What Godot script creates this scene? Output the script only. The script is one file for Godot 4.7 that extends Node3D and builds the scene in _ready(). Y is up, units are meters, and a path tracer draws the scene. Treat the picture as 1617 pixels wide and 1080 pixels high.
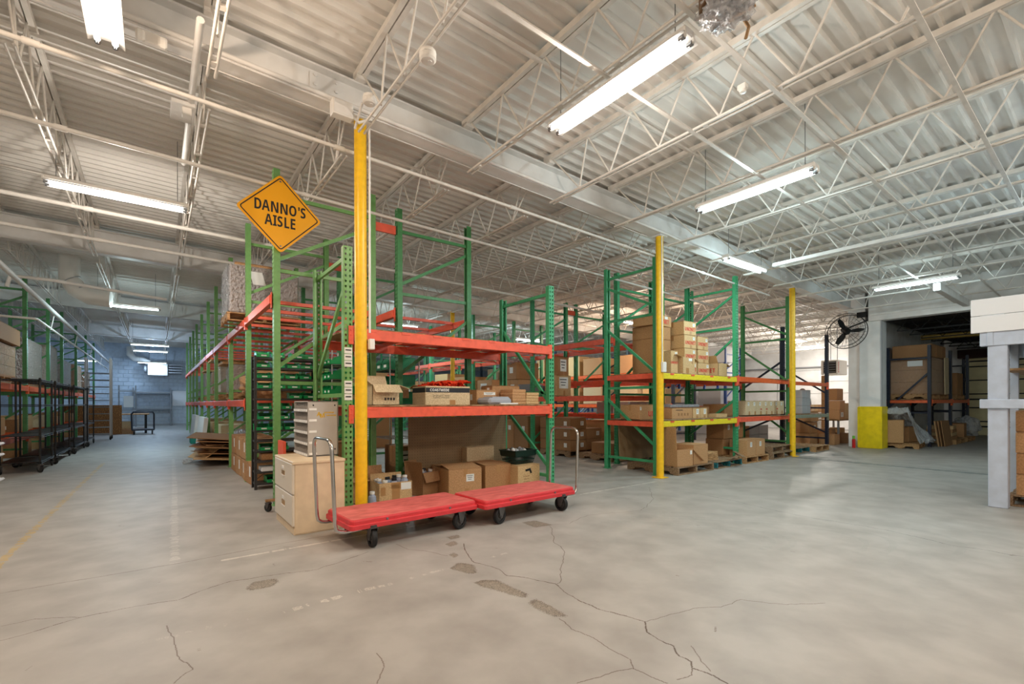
extends Node3D
# A warehouse: x runs along the front beam, z towards the viewer, y up, metres. The eye stands at (0, 1.27, 0).

class G:                                    # a bag of triangles that becomes one mesh
	var v := PackedVector3Array()
	var n := PackedVector3Array()
	var uv := PackedVector2Array()
	var uv2 := PackedVector2Array()
	func tri(a: Vector3, b: Vector3, c: Vector3) -> void:      # counter-clockwise from outside
		var m := (b - a).cross(c - a).normalized()
		v.append_array([a, c, b]); n.append_array([m, m, m])
	func trin(a: Vector3, b: Vector3, c: Vector3, na: Vector3, nb: Vector3, nc: Vector3) -> void:
		v.append_array([a, c, b]); n.append_array([na, nc, nb])
	func q(a: Vector3, b: Vector3, c: Vector3, d: Vector3) -> void:
		var m := (b - a).cross(d - a)
		if m.length_squared() < 1e-16: m = (c - b).cross(d - b)
		m = m.normalized()
		v.append_array([a, c, b, a, d, c]); n.append_array([m, m, m, m, m, m])
	func qn(a: Vector3, b: Vector3, c: Vector3, d: Vector3, na: Vector3, nb: Vector3, nc: Vector3, nd: Vector3) -> void:
		v.append_array([a, c, b, a, d, c]); n.append_array([na, nc, nb, na, nd, nc])
	func box(c: Vector3, s: Vector3, b := Basis.IDENTITY) -> G:
		var x := b.x * s.x * 0.5
		var y := b.y * s.y * 0.5
		var z := b.z * s.z * 0.5
		q(c - x - y + z, c + x - y + z, c + x + y + z, c - x + y + z)
		q(c + x - y - z, c - x - y - z, c - x + y - z, c + x + y - z)
		q(c + x - y + z, c + x - y - z, c + x + y - z, c + x + y + z)
		q(c - x - y - z, c - x - y + z, c - x + y + z, c - x + y - z)
		q(c - x + y + z, c + x + y + z, c + x + y - z, c - x + y - z)
		q(c - x - y - z, c + x - y - z, c + x - y + z, c - x - y + z)
		return self
	func cbox(c: Vector3, s: Vector3, r: float, b := Basis.IDENTITY) -> G:   # chamfered
		r = minf(r, minf(s.x, minf(s.y, s.z)) * 0.45)
		var h := s * 0.5
		var i := h - Vector3(r, r, r)
		var p := func(x: float, y: float, z: float) -> Vector3: return c + b.x * x + b.y * y + b.z * z
		for k in [1.0, -1.0]:
			_face(p.call(-i.x * k, -i.y, h.z * k), p.call(i.x * k, -i.y, h.z * k), p.call(i.x * k, i.y, h.z * k), p.call(-i.x * k, i.y, h.z * k))
			_face(p.call(h.x * k, -i.y, i.z * k), p.call(h.x * k, -i.y, -i.z * k), p.call(h.x * k, i.y, -i.z * k), p.call(h.x * k, i.y, i.z * k))
			_face(p.call(-i.x, h.y * k, i.z * k), p.call(i.x, h.y * k, i.z * k), p.call(i.x, h.y * k, -i.z * k), p.call(-i.x, h.y * k, -i.z * k))
		for sx in [1.0, -1.0]:
			for sy in [1.0, -1.0]:
				_out(c, p.call(h.x * sx, i.y * sy, -i.z), p.call(h.x * sx, i.y * sy, i.z), p.call(i.x * sx, h.y * sy, i.z), p.call(i.x * sx, h.y * sy, -i.z))
				_out(c, p.call(h.x * sx, -i.y, i.z * sy), p.call(h.x * sx, i.y, i.z * sy), p.call(i.x * sx, i.y, h.z * sy), p.call(i.x * sx, -i.y, h.z * sy))
				_out(c, p.call(-i.x, h.y * sx, i.z * sy), p.call(i.x, h.y * sx, i.z * sy), p.call(i.x, i.y * sx, h.z * sy), p.call(-i.x, i.y * sx, h.z * sy))
				for sz in [1.0, -1.0]:
					var a: Vector3 = p.call(h.x * sx, i.y * sy, i.z * sz)
					var d: Vector3 = p.call(i.x * sx, h.y * sy, i.z * sz)
					var e: Vector3 = p.call(i.x * sx, i.y * sy, h.z * sz)
					if (d - a).cross(e - a).dot(a - c) < 0.0: tri(a, e, d)
					else: tri(a, d, e)
		return self
	func _face(a: Vector3, b: Vector3, c: Vector3, d: Vector3) -> void: q(a, b, c, d)
	func _out(o: Vector3, a: Vector3, b: Vector3, c: Vector3, d: Vector3) -> void:
		if (b - a).cross(d - a).dot((a + c) * 0.5 - o) < 0.0: q(a, d, c, b)
		else: q(a, b, c, d)
	func bar(a: Vector3, b: Vector3, w: float, h: float, up := Vector3.UP) -> G:   # a square bar from a to b
		var z := (b - a).normalized()
		if absf(z.dot(up)) > 0.98: up = Vector3.RIGHT if absf(z.x) < 0.9 else Vector3.FORWARD
		var x := up.cross(z).normalized()
		var y := z.cross(x)
		return box((a + b) * 0.5, Vector3(w, h, (b - a).length()), Basis(x, y, z))
	func tube(a: Vector3, b: Vector3, r: float, k := 8, r2 := -1.0) -> G:
		if r2 < 0.0: r2 = r
		var z := (b - a).normalized()
		var x := (Vector3.UP if absf(z.y) < 0.9 else Vector3.RIGHT).cross(z).normalized()
		var y := z.cross(x)
		for i in k:
			var t := TAU * i / k
			var u := TAU * (i + 1) / k
			var d := x * cos(t) + y * sin(t)
			var e := x * cos(u) + y * sin(u)
			qn(a + d * r, a + e * r, b + e * r2, b + d * r2, d, e, e, d)
			tri(b, b + d * r2, b + e * r2)
			tri(a, a + e * r, a + d * r)
		return self
	func pipe(pts: Array, r: float, k := 8) -> G:              # a bent tube with round joints
		var rings := []
		for i in pts.size():
			var p: Vector3 = pts[i]
			var z := Vector3.ZERO
			if i > 0: z += (p - pts[i - 1]).normalized()
			if i < pts.size() - 1: z += (pts[i + 1] - p).normalized()
			z = z.normalized()
			var x: Vector3
			if i == 0: x = (Vector3.UP if absf(z.y) < 0.9 else Vector3.RIGHT).cross(z).normalized()
			else:
				x = rings[i - 1][1]
				x = (x - z * x.dot(z)).normalized()
			rings.append([p, x, z.cross(x)])
		for i in rings.size() - 1:
			var s = rings[i]
			var e = rings[i + 1]
			for j in k:
				var t := TAU * j / k
				var u := TAU * (j + 1) / k
				var d0: Vector3 = s[1] * cos(t) + s[2] * sin(t)
				var d1: Vector3 = s[1] * cos(u) + s[2] * sin(u)
				var e0: Vector3 = e[1] * cos(t) + e[2] * sin(t)
				var e1: Vector3 = e[1] * cos(u) + e[2] * sin(u)
				qn(s[0] + d0 * r, s[0] + d1 * r, e[0] + e1 * r, e[0] + e0 * r, d0, d1, e1, e0)
		for w in [0, rings.size() - 1]:
			var s = rings[w]
			for j in k:
				var d0: Vector3 = s[1] * cos(TAU * j / k) + s[2] * sin(TAU * j / k)
				var d1: Vector3 = s[1] * cos(TAU * (j + 1) / k) + s[2] * sin(TAU * (j + 1) / k)
				if w == 0: tri(s[0], s[0] + d1 * r, s[0] + d0 * r)
				else: tri(s[0], s[0] + d0 * r, s[0] + d1 * r)
		return self
	func lathe(o: Vector3, prof: Array, k := 16, b := Basis.IDENTITY) -> G:   # prof: (radius, height) from below, round b.y
		for i in prof.size() - 1:
			var p: Vector2 = prof[i]
			var w: Vector2 = prof[i + 1]
			var m := Vector2(w.y - p.y, p.x - w.x).normalized()
			for j in k:
				var t := TAU * j / k
				var u := TAU * (j + 1) / k
				var d := b.x * cos(t) - b.z * sin(t)
				var e := b.x * cos(u) - b.z * sin(u)
				var nd := (d * m.x + b.y * m.y).normalized()
				var ne := (e * m.x + b.y * m.y).normalized()
				qn(o + d * p.x + b.y * p.y, o + e * p.x + b.y * p.y, o + e * w.x + b.y * w.y, o + d * w.x + b.y * w.y, nd, ne, ne, nd)
		return self
	func prism(poly: PackedVector2Array, x: Transform3D, d: float) -> G:      # an outline in x and y, given depth along z
		var t := Geometry2D.triangulate_polygon(poly)
		for i in range(0, t.size(), 3):
			var a := poly[t[i]]
			var b := poly[t[i + 1]]
			var c := poly[t[i + 2]]
			if (b - a).cross(c - a) < 0.0:
				var s := b
				b = c; c = s
			tri(x * Vector3(a.x, a.y, d), x * Vector3(b.x, b.y, d), x * Vector3(c.x, c.y, d))
			tri(x * Vector3(a.x, a.y, 0), x * Vector3(c.x, c.y, 0), x * Vector3(b.x, b.y, 0))
		var ccw := not Geometry2D.is_polygon_clockwise(poly)
		for i in poly.size():
			var a := poly[i]
			var b := poly[(i + 1) % poly.size()]
			if not ccw:
				var s := a
				a = b; b = s
			q(x * Vector3(a.x, a.y, 0), x * Vector3(b.x, b.y, 0), x * Vector3(b.x, b.y, d), x * Vector3(a.x, a.y, d))
		return self
	func blob(o: Vector3, r: Vector3, amp: float, freq: float, sd: int, b := Basis.IDENTITY, k := 20) -> G:   # a lumpy ball
		var f := FastNoiseLite.new()
		f.seed = sd; f.frequency = freq; f.fractal_octaves = 3
		var pt := func(i: int, j: int) -> Vector3:
			var la := PI * i / k - PI / 2
			var lo := TAU * j / (2 * k)
			var d := Vector3(cos(la) * cos(lo), sin(la), cos(la) * sin(lo))
			return o + b * (d * r * (1.0 + amp * f.get_noise_3dv(d)))
		var gr := []
		for i in k + 1:
			for j in 2 * k + 1: gr.append(pt.call(i, j % (2 * k)))
		_grid(gr, k, 2 * k, true)
		return self
	func _grid(gr: Array, h: int, w: int, outw := true) -> void:   # a smooth sheet through rows of points
		var nn := []
		for i in h + 1:
			for j in w + 1:
				var l: Vector3 = gr[i * (w + 1) + maxi(j - 1, 0)]
				var r: Vector3 = gr[i * (w + 1) + mini(j + 1, w)]
				var d: Vector3 = gr[maxi(i - 1, 0) * (w + 1) + j]
				var u: Vector3 = gr[mini(i + 1, h) * (w + 1) + j]
				var m := (u - d).cross(r - l).normalized()
				nn.append(m if outw else -m)
		for i in h:
			for j in w:
				var a := i * (w + 1) + j
				var c := a + w + 1
				if outw: qn(gr[a], gr[c], gr[c + 1], gr[a + 1], nn[a], nn[c], nn[c + 1], nn[a + 1])
				else: qn(gr[a], gr[a + 1], gr[c + 1], gr[c], nn[a], nn[a + 1], nn[c + 1], nn[c])
	func sheet(f: Callable, h: int, w: int, outw := true) -> G:    # f(i / h, j / w) gives a point
		var gr := []
		for i in h + 1:
			for j in w + 1: gr.append(f.call(float(i) / h, float(j) / w))
		_grid(gr, h, w, outw)
		return self
	func mesh() -> ArrayMesh:
		var a := []
		a.resize(Mesh.ARRAY_MAX)
		a[Mesh.ARRAY_VERTEX] = v
		a[Mesh.ARRAY_NORMAL] = n
		if uv.size() == v.size(): a[Mesh.ARRAY_TEX_UV] = uv
		if uv2.size() == v.size(): a[Mesh.ARRAY_TEX_UV2] = uv2
		var m := ArrayMesh.new()
		m.add_surface_from_arrays(Mesh.PRIMITIVE_TRIANGLES, a)
		return m

const ORD := ["first", "second", "third", "fourth", "fifth", "sixth", "seventh", "eighth", "ninth", "tenth", "eleventh", "twelfth", "thirteenth", "fourteenth", "fifteenth", "sixteenth", "seventeenth", "eighteenth", "nineteenth"]
var M := {}
var taken := {}
var cache := {}
var font := SystemFont.new()
var rng := RandomNumberGenerator.new()

func numbered(called: String) -> String:
	var k: int = taken.get(called, 0)
	taken[called] = k + 1
	return called if k == 0 else "%s_%03d" % [called, k]

func tag(o: Node, label: String, category: String, group := "", kind := "") -> Node:
	o.set_meta("label", label); o.set_meta("category", category)
	if group: o.set_meta("group", group)
	if kind: o.set_meta("kind", kind)
	return o

func thing(called: String, label: String, category: String, at := Vector3.ZERO, turn := 0.0, group := "") -> Node3D:   # a Node3D at the thing's base; its parts follow
	var o := Node3D.new()
	o.name = numbered(called)
	add_child(o)
	o.position = at; o.rotation.y = turn
	tag(o, label, category, group)
	return o

func part(called: String, g, m: Material, parent: Node3D, at := Vector3.ZERO, turn := 0.0) -> MeshInstance3D:
	var o := MeshInstance3D.new()
	o.name = called
	o.mesh = g.mesh() if g is G else g
	o.material_override = m
	parent.add_child(o, true)
	o.position = at; o.rotation.y = turn
	return o

func single(called: String, g, m: Material, label: String, category: String, at := Vector3.ZERO, turn := 0.0, group := "") -> MeshInstance3D:   # a thing that is one mesh
	var o := MeshInstance3D.new()
	o.name = numbered(called)
	o.mesh = g.mesh() if g is G else g
	o.material_override = m
	add_child(o)
	o.position = at; o.rotation.y = turn
	tag(o, label, category, group)
	return o

func struct(called: String, g, m: Material, parent: Node = self) -> MeshInstance3D:
	var o := MeshInstance3D.new()
	o.name = numbered(called) if parent == self else called
	o.mesh = g.mesh() if g is G else g
	o.material_override = m
	parent.add_child(o, true)
	if parent == self: o.set_meta("kind", "structure")
	return o

func text(s: String, h: float, m: Material, parent: Node3D, at: Vector3, basis := Basis.IDENTITY, called := "lettering", bold := false) -> MeshInstance3D:
	var key := "t%s%.3f%s" % [s, h, bold]
	if not cache.has(key):
		var t := TextMesh.new()
		var f := SystemFont.new()
		f.font_names = PackedStringArray(["Droid Sans"])
		if bold: f.font_weight = 700
		t.font = f
		t.text = s
		t.font_size = 32
		t.pixel_size = h / 23.0
		t.depth = 0.002
		t.curve_step = 4.0
		cache[key] = t
	var o := MeshInstance3D.new()
	o.name = called
	o.mesh = cache[key]
	o.material_override = m
	parent.add_child(o, true)
	o.transform = Transform3D(basis, at)
	return o

# ------------------------------------------------------------------ materials
func noise_tex(size: int, freq: float, lo: Color, hi: Color, sd: int, oct := 5, mid := 0.5, cell := false) -> NoiseTexture2D:
	var f := FastNoiseLite.new()
	f.seed = sd; f.frequency = freq; f.fractal_octaves = oct
	f.noise_type = FastNoiseLite.TYPE_CELLULAR if cell else FastNoiseLite.TYPE_SIMPLEX_SMOOTH
	var r := Gradient.new()
	r.set_color(0, lo); r.set_color(1, hi)
	r.set_offset(0, mid - 0.32); r.set_offset(1, mid + 0.32)
	var t := NoiseTexture2D.new()
	t.width = size; t.height = size; t.seamless = true
	t.noise = f; t.color_ramp = r
	return t

func bump_tex(size: int, freq: float, sd: int, strength: float, oct := 4) -> NoiseTexture2D:
	var f := FastNoiseLite.new()
	f.seed = sd; f.frequency = freq; f.fractal_octaves = oct
	var t := NoiseTexture2D.new()
	t.width = size; t.height = size; t.seamless = true; t.as_normal_map = true; t.bump_strength = strength
	t.noise = f
	return t

func mk(c: Color, rough := 0.6, metal := 0.0, tex: Texture2D = null, scale := 1.0, stretch := Vector3.ONE) -> StandardMaterial3D:
	var m := StandardMaterial3D.new()
	m.albedo_color = c; m.roughness = rough; m.metallic = metal
	if tex:
		m.albedo_texture = tex
		m.uv1_triplanar = true; m.uv1_world_triplanar = true
		m.uv1_scale = stretch * scale
	return m

func film(c: Color, a: float, nt: Texture2D, scale: float, strength: float) -> StandardMaterial3D:
	var m := StandardMaterial3D.new()
	m.albedo_color = Color(c, a); m.roughness = 0.12
	m.transparency = BaseMaterial3D.TRANSPARENCY_ALPHA
	m.cull_mode = BaseMaterial3D.CULL_DISABLED
	m.normal_enabled = true; m.normal_texture = nt; m.normal_scale = strength
	m.uv1_triplanar = true; m.uv1_world_triplanar = true; m.uv1_scale = Vector3.ONE * scale
	return m

func materials() -> void:
	var dirt := noise_tex(512, 0.012, Color(0.945, 0.94, 0.935), Color(1, 1, 1), 3)
	var fine := noise_tex(512, 0.05, Color(0.86, 0.84, 0.81), Color(1, 1, 1), 4)
	var wear := noise_tex(512, 0.02, Color(0.93, 0.92, 0.91), Color(1, 1, 1), 9, 6, 0.38)
	var grain := noise_tex(512, 0.018, Color(0.70, 0.62, 0.54), Color(1, 1, 1), 5, 4)
	var scuff := noise_tex(512, 0.014, Color(0.95, 0.945, 0.94), Color(1, 1, 1), 12, 6, 0.6)
	var chips := noise_tex(512, 0.03, Color(0.52, 0.36, 0.22), Color(1, 1, 1), 17, 3, 0.5)
	var wr := bump_tex(512, 0.016, 21, 24.0)
	M.white = mk(Color(0.95, 0.945, 0.935), 0.55, 0, dirt, 0.5)
	M.joist = mk(Color(0.93, 0.915, 0.89), 0.5, 0, dirt, 0.9)
	M.deck = mk(Color(0.95, 0.94, 0.92), 0.6, 0, noise_tex(1024, 0.006, Color(0.93, 0.925, 0.92), Color(1, 1, 1), 31, 6), 0.14)
	M.beamwhite = mk(Color(0.94, 0.94, 0.935), 0.5, 0, dirt, 0.35)
	M.dark = mk(Color(0.05, 0.05, 0.055), 0.6)
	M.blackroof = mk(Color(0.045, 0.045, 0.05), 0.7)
	M.green = mk(Color(0.30, 0.57, 0.35), 0.38, 0, wear, 1.3)
	M.green_l = mk(Color(0.47, 0.68, 0.40), 0.38, 0, wear, 1.3)
	M.green_c = mk(Color(0.27, 0.65, 0.45), 0.38, 0, wear, 1.3)
	M.red = mk(Color(0.95, 0.40, 0.29), 0.4, 0, wear, 0.9)
	M.orange = mk(Color(0.94, 0.42, 0.22), 0.4, 0, wear, 0.9)
	M.yellowbeam = mk(Color(0.95, 0.87, 0.20), 0.42, 0, wear, 2.2)
	M.greybeam = mk(Color(0.55, 0.60, 0.55), 0.45, 0, wear, 1.2)
	M.navy = mk(Color(0.10, 0.14, 0.22), 0.4, 0, wear, 1.3)
	M.blue = mk(Color(0.16, 0.30, 0.58), 0.4, 0, wear, 1.3)
	M.column = mk(Color(1.0, 0.80, 0.13), 0.35, 0, wear, 1.1)
	M.kraft = []
	for c in [Color(0.80, 0.62, 0.44), Color(0.75, 0.56, 0.38), Color(0.86, 0.72, 0.53), Color(0.66, 0.49, 0.33), Color(0.88, 0.80, 0.66)]:
		M.kraft.append(mk(c, 0.75, 0, fine, 1.6))
	M.tape = mk(Color(0.70, 0.52, 0.33), 0.3)
	M.paper = mk(Color(0.93, 0.93, 0.92), 0.6)
	M.ink = mk(Color(0.10, 0.10, 0.11), 0.6)
	M.redink = mk(Color(0.78, 0.12, 0.12), 0.6)
	M.wood = mk(Color(0.82, 0.66, 0.47), 0.75, 0, grain, 1.2, Vector3(0.6, 4, 4))
	M.oldwood = mk(Color(0.66, 0.56, 0.45), 0.8, 0, grain, 1.2, Vector3(0.6, 4, 4))
	M.bluewood = mk(Color(0.12, 0.50, 0.56), 0.7, 0, grain, 1.2)
	M.board = mk(Color(0.70, 0.58, 0.42), 0.7, 0, grain, 0.9)
	M.osb = mk(Color(0.68, 0.50, 0.28), 0.75, 0, noise_tex(512, 0.04, Color(0.55, 0.45, 0.34), Color(1, 0.96, 0.88), 41, 3, 0.5, true), 1.5)
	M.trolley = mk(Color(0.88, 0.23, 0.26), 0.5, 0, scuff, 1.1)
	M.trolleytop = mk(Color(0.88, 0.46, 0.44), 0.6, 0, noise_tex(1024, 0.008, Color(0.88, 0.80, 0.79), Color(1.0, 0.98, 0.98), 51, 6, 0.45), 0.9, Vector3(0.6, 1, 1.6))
	M.chrome = mk(Color(0.78, 0.77, 0.76), 0.18, 1.0)
	M.steel = mk(Color(0.55, 0.56, 0.57), 0.35, 0.9)
	M.rubber = mk(Color(0.11, 0.11, 0.12), 0.65, 0, fine, 3)
	M.wheelgrey = mk(Color(0.30, 0.29, 0.29), 0.55)
	M.blackwire = mk(Color(0.035, 0.035, 0.045), 0.4)
	M.shelfgrey = mk(Color(0.25, 0.24, 0.24), 0.45, 0.2, wear, 1)
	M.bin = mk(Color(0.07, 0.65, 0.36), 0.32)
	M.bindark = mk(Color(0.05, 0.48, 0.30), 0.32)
	M.cabinet = mk(Color(0.91, 0.82, 0.69), 0.42, 0, scuff, 0.8)
	M.cabface = mk(Color(0.86, 0.82, 0.76), 0.35)
	M.sorter = mk(Color(0.72, 0.70, 0.68), 0.45)
	M.brass = mk(Color(0.75, 0.55, 0.22), 0.3, 0.9)
	M.plastic = mk(Color(0.94, 0.93, 0.91), 0.4)
	M.grey = mk(Color(0.55, 0.56, 0.58), 0.5)
	M.bottle = mk(Color(0.62, 0.66, 0.74), 0.35)
	M.basket = mk(Color(0.03, 0.16, 0.13), 0.4)
	M.hivis = mk(Color(0.98, 0.27, 0.10), 0.7, 0, fine, 2)
	M.sign = mk(Color(1.0, 0.70, 0.06), 0.35)
	M.peg = mk(Color(0.56, 0.46, 0.33), 0.6, 0, dirt, 0.6)
	M.film = film(Color(0.95, 0.96, 1.0), 0.10, wr, 1.2, 1.6)
	M.filmthick = film(Color(0.93, 0.94, 0.96), 0.42, wr, 1.6, 1.8)
	M.greyfilm = mk(Color(0.66, 0.68, 0.72), 0.22)
	M.block = mk(Color(0.78, 0.83, 0.89), 0.65, 0, dirt, 0.7)
	M.blockpale = mk(Color(0.80, 0.84, 0.88), 0.65, 0, dirt, 0.7)
	M.wallwhite = mk(Color(0.93, 0.935, 0.935), 0.6, 0, dirt, 0.25)
	M.dock = mk(Color(0.92, 0.87, 0.68), 0.55, 0, dirt, 0.4)
	M.post = mk(Color(0.76, 0.80, 0.87), 0.5, 0, dirt, 0.8)
	M.rust = mk(Color(0.24, 0.12, 0.07), 0.7)
	M.pipeyellow = mk(Color(0.70, 0.58, 0.28), 0.5, 0, wear, 1)
	M.safety = mk(Color(0.97, 0.86, 0.06), 0.4, 0, wear, 0.5)
	M.tubeglow = StandardMaterial3D.new()
	M.tubeglow.albedo_color = Color(1, 1, 1); M.tubeglow.emission_enabled = true
	M.tubeglow.emission = Color(1.0, 0.97, 0.93); M.tubeglow.emission_energy_multiplier = 5.0
	M.tubeglow_c = M.tubeglow.duplicate()
	M.tubeglow_c.emission = Color(0.93, 1.0, 1.0)
	M.jeans = mk(Color(0.12, 0.25, 0.52), 0.8)
	M.skin = mk(Color(0.72, 0.52, 0.42), 0.6)
	M.teal = mk(Color(0.10, 0.55, 0.50), 0.6)
	M.pale = mk(Color(0.92, 0.92, 0.93), 0.6)
	M.palegrey = mk(Color(0.70, 0.71, 0.73), 0.6)

# ------------------------------------------------------------------ the floor
var FX0 := -3.0                             # the patch of floor that is being painted
var FZ0 := -13.5
var FW := 16.0
var FH := 14.0

func stroke(im: Image, pts: Array, w: float, c: Color, a: float, wob := 0.0, gaps := 0.0) -> void:
	var f := FastNoiseLite.new()
	f.seed = 7; f.frequency = 4.0
	for i in pts.size() - 1:
		var p := Vector2(pts[i][0], pts[i][1])
		var e := Vector2(pts[i + 1][0], pts[i + 1][1])
		var k := int(p.distance_to(e) / (FW / 4096.0)) + 1
		var side := (e - p).orthogonal().normalized()
		for s in k:
			var o := p.lerp(e, float(s) / k)
			var g := f.get_noise_2d(o.x, o.y)
			if gaps > 0.0 and f.get_noise_2d(o.x * 3.0 + 9.0, o.y * 3.0) < gaps - 0.5: continue
			o += side * g * wob
			var half := w * (0.6 + 0.5 * f.get_noise_2d(o.x * 2.0 - 5.0, o.y * 2.0)) * 0.5
			dab(im, o, half, side, c, a, gaps)

func dab(im: Image, o: Vector2, half: float, side: Vector2, c: Color, a: float, rough: float) -> void:
	var k := maxi(1, int(half * 2.0 / (FW / 2048.0) + 0.5))
	for j in k:
		var t := o + side * (-half + (j + 0.5) * 2.0 * half / k)
		var x := int((t.x - FX0) / FW * 2048.0)
		var y := int((t.y - FZ0) / FH * 2048.0)
		if x < 3 or y < 3 or x > 2044 or y > 2044: continue
		if rough > 0.0 and rng.randf() < rough: continue
		im.set_pixel(x, y, im.get_pixel(x, y).lerp(c, a))

func spall(im: Image, poly: Array) -> void:                  # a patch where the surface has broken down to the stones
	var p := PackedVector2Array()
	var lo := Vector2(99, 99)
	var hi := Vector2(-99, -99)
	for a in poly:
		var w := Vector2(a[0], a[1])
		p.append(w)
		lo = lo.min(w); hi = hi.max(w)
	var c := (lo + hi) * 0.5
	var x := lo.x
	while x < hi.x:
		var y := lo.y
		while y < hi.y:
			var s := Vector2(x, y)
			var t := s + Vector2(rng.randf_range(-0.012, 0.012), rng.randf_range(-0.012, 0.012))
			if Geometry2D.is_point_in_polygon(t, p):
				var near := not Geometry2D.is_point_in_polygon(c + (t - c) * 1.18, p)
				var q := rng.randf()
				var k := Color(0.50, 0.46, 0.41) if q < 0.5 else Color(0.68, 0.63, 0.56) if q < 0.85 else Color(0.36, 0.33, 0.30)
				if near and q < 0.6: k = Color(0.33, 0.29, 0.25)
				var px := int((s.x - FX0) / FW * 2048.0)
				var py := int((s.y - FZ0) / FH * 2048.0)
				im.set_pixel(px, py, im.get_pixel(px, py).lerp(k, 0.75))
			y += FH / 2048.0
		x += FW / 2048.0

func paint_floor(x0: float, z0: float, w: float, h: float, base: Color) -> Image:
	FX0 = x0; FZ0 = z0; FW = w; FH = h
	rng.seed = 5
	var im := Image.create(2048, 2048, false, Image.FORMAT_RGB8)
	im.fill(base)
	var dk := Color(0.33, 0.26, 0.21)
	var lt := Color(0.88, 0.86, 0.82)
	# paint lines and wheel marks first, cracks over them
	stroke(im, [[-1.0, -0.4], [-1.0, -5.48], [-0.96, -9.06], [-0.9, -13.4]], 0.10, Color(0.80, 0.66, 0.36), 0.55, 0, 0.30)
	stroke(im, [[0.12, -4.62], [0.14, -5.6], [0.22, -8.6], [0.32, -13.4]], 0.10, lt, 0.35, 0, 0.35)
	stroke(im, [[0.42, -4.47], [1.37, -4.48], [2.6, -4.52]], 0.055, lt, 0.75, 0, 0.12)
	stroke(im, [[4.4, -4.64], [6.43, -4.65]], 0.055, lt, 0.7, 0, 0.2)
	stroke(im, [[0.62, -3.13], [1.0, -3.17], [1.3, -3.16]], 0.07, lt, 0.9, 0.02, 0.55)
	stroke(im, [[1.3, -3.16], [1.75, -3.19]], 0.05, lt, 0.5, 0.02, 0.5)
	stroke(im, [[2.2, -3.2], [2.4, -3.22]], 0.05, lt, 0.6, 0.02, 0.5)
	stroke(im, [[-0.1, -3.2], [0.5, -3.15]], 0.05, lt, 0.35, 0.03, 0.7)
	for r in [2.2, 2.35, 2.9, 3.1, 3.6]:
		var arc := []
		for k in 14: arc.append([2.4 + r * cos(-0.9 + k * 0.12), -3.6 + 0.75 * r * sin(0.1 + k * 0.12)])
		stroke(im, arc, 0.09, Color(0.55, 0.55, 0.55), 0.10, 0, 0.2)
	for k in 60:
		var o := Vector2(rng.randf_range(-1.5, 9.0), rng.randf_range(-9.0, 0.0))
		stroke(im, [[o.x, o.y], [o.x + rng.randf_range(-0.06, 0.06), o.y + rng.randf_range(-0.06, 0.06)]], rng.randf_range(0.008, 0.03), dk, 0.35, 0.01, 0.3)
	stroke(im, [[-3, -10.9], [-0.88, -11.14], [1.13, -11.22]], 0.03, Color(0.32, 0.32, 0.33), 0.7)
	stroke(im, [[-2.9, -4.62], [0.17, -4.60], [0.89, -4.68], [2.2, -4.7], [6.4, -4.72]], 0.02, Color(0.50, 0.46, 0.43), 0.6, 0.01)
	stroke(im, [[11.72, -13.4], [11.69, -4.74], [11.53, -1.49], [11.5, 0.4]], 0.26, Color(0.47, 0.49, 0.48), 0.85)
	stroke(im, [[11.86, -13.4], [11.82, 0.4]], 0.03, Color(0.30, 0.30, 0.3), 0.8)
	var main := 0.009
	stroke(im, [[-0.67, -3.68], [-0.57, -3.70], [-0.36, -3.80], [-0.21, -3.79], [-0.10, -3.78], [0.11, -3.75], [0.23, -3.83], [0.43, -3.91], [0.67, -3.86], [0.98, -3.79], [1.18, -3.85], [1.34, -3.92], [1.45, -3.97]], main, dk, 0.9, 0.02)
	stroke(im, [[-0.71, -3.92], [-0.57, -3.94], [-0.45, -3.85], [-0.36, -3.80]], 0.006, dk, 0.7, 0.02)
	stroke(im, [[0.04, -3.35], [0.08, -3.16], [0.08, -2.98], [0.11, -2.83], [0.14, -2.72], [0.06, -2.64]], 0.006, dk, 0.7, 0.02)
	stroke(im, [[2.21, -3.67], [2.08, -3.41], [2.02, -3.18], [2.09, -2.93], [2.06, -2.79], [2.14, -2.66], [2.24, -2.46], [2.18, -2.28], [2.16, -2.15], [2.17, -1.99], [2.23, -1.83], [2.26, -1.72]], main, dk, 0.9, 0.02)
	stroke(im, [[2.26, -1.72], [2.17, -1.64], [2.15, -1.56], [2.15, -1.46], [2.09, -1.38], [2.09, -1.32], [2.05, -1.28], [2.07, -1.21], [2.05, -1.13], [2.0, -0.9]], 0.012, dk, 0.95, 0.02)
	stroke(im, [[2.24, -2.46], [2.32, -2.48], [2.46, -2.64], [2.81, -2.98], [2.89, -3.20], [3.24, -3.63]], 0.006, dk, 0.8, 0.025)
	stroke(im, [[3.29, -3.68], [3.46, -3.60], [3.86, -3.73], [4.21, -3.64], [4.54, -3.51], [5.16, -3.80], [5.90, -4.40]], 0.006, dk, 0.7, 0.03)
	stroke(im, [[2.26, -1.72], [2.42, -1.68], [2.64, -1.65], [2.79, -1.55], [3.0, -1.54], [3.15, -1.32], [3.37, -1.19]], 0.005, dk, 0.65, 0.02)
	stroke(im, [[1.89, -2.05], [1.86, -1.92], [1.89, -1.77], [1.86, -1.61], [1.86, -1.52], [1.81, -1.45], [1.84, -1.34], [1.85, -1.28]], 0.005, dk, 0.75, 0.02)
	stroke(im, [[1.52, -1.53], [1.62, -1.51], [1.72, -1.49], [1.81, -1.45]], 0.005, dk, 0.75, 0.02)
	stroke(im, [[2.05, -1.28], [1.99, -1.25], [1.90, -1.27]], 0.006, dk, 0.8, 0.02)
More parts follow.
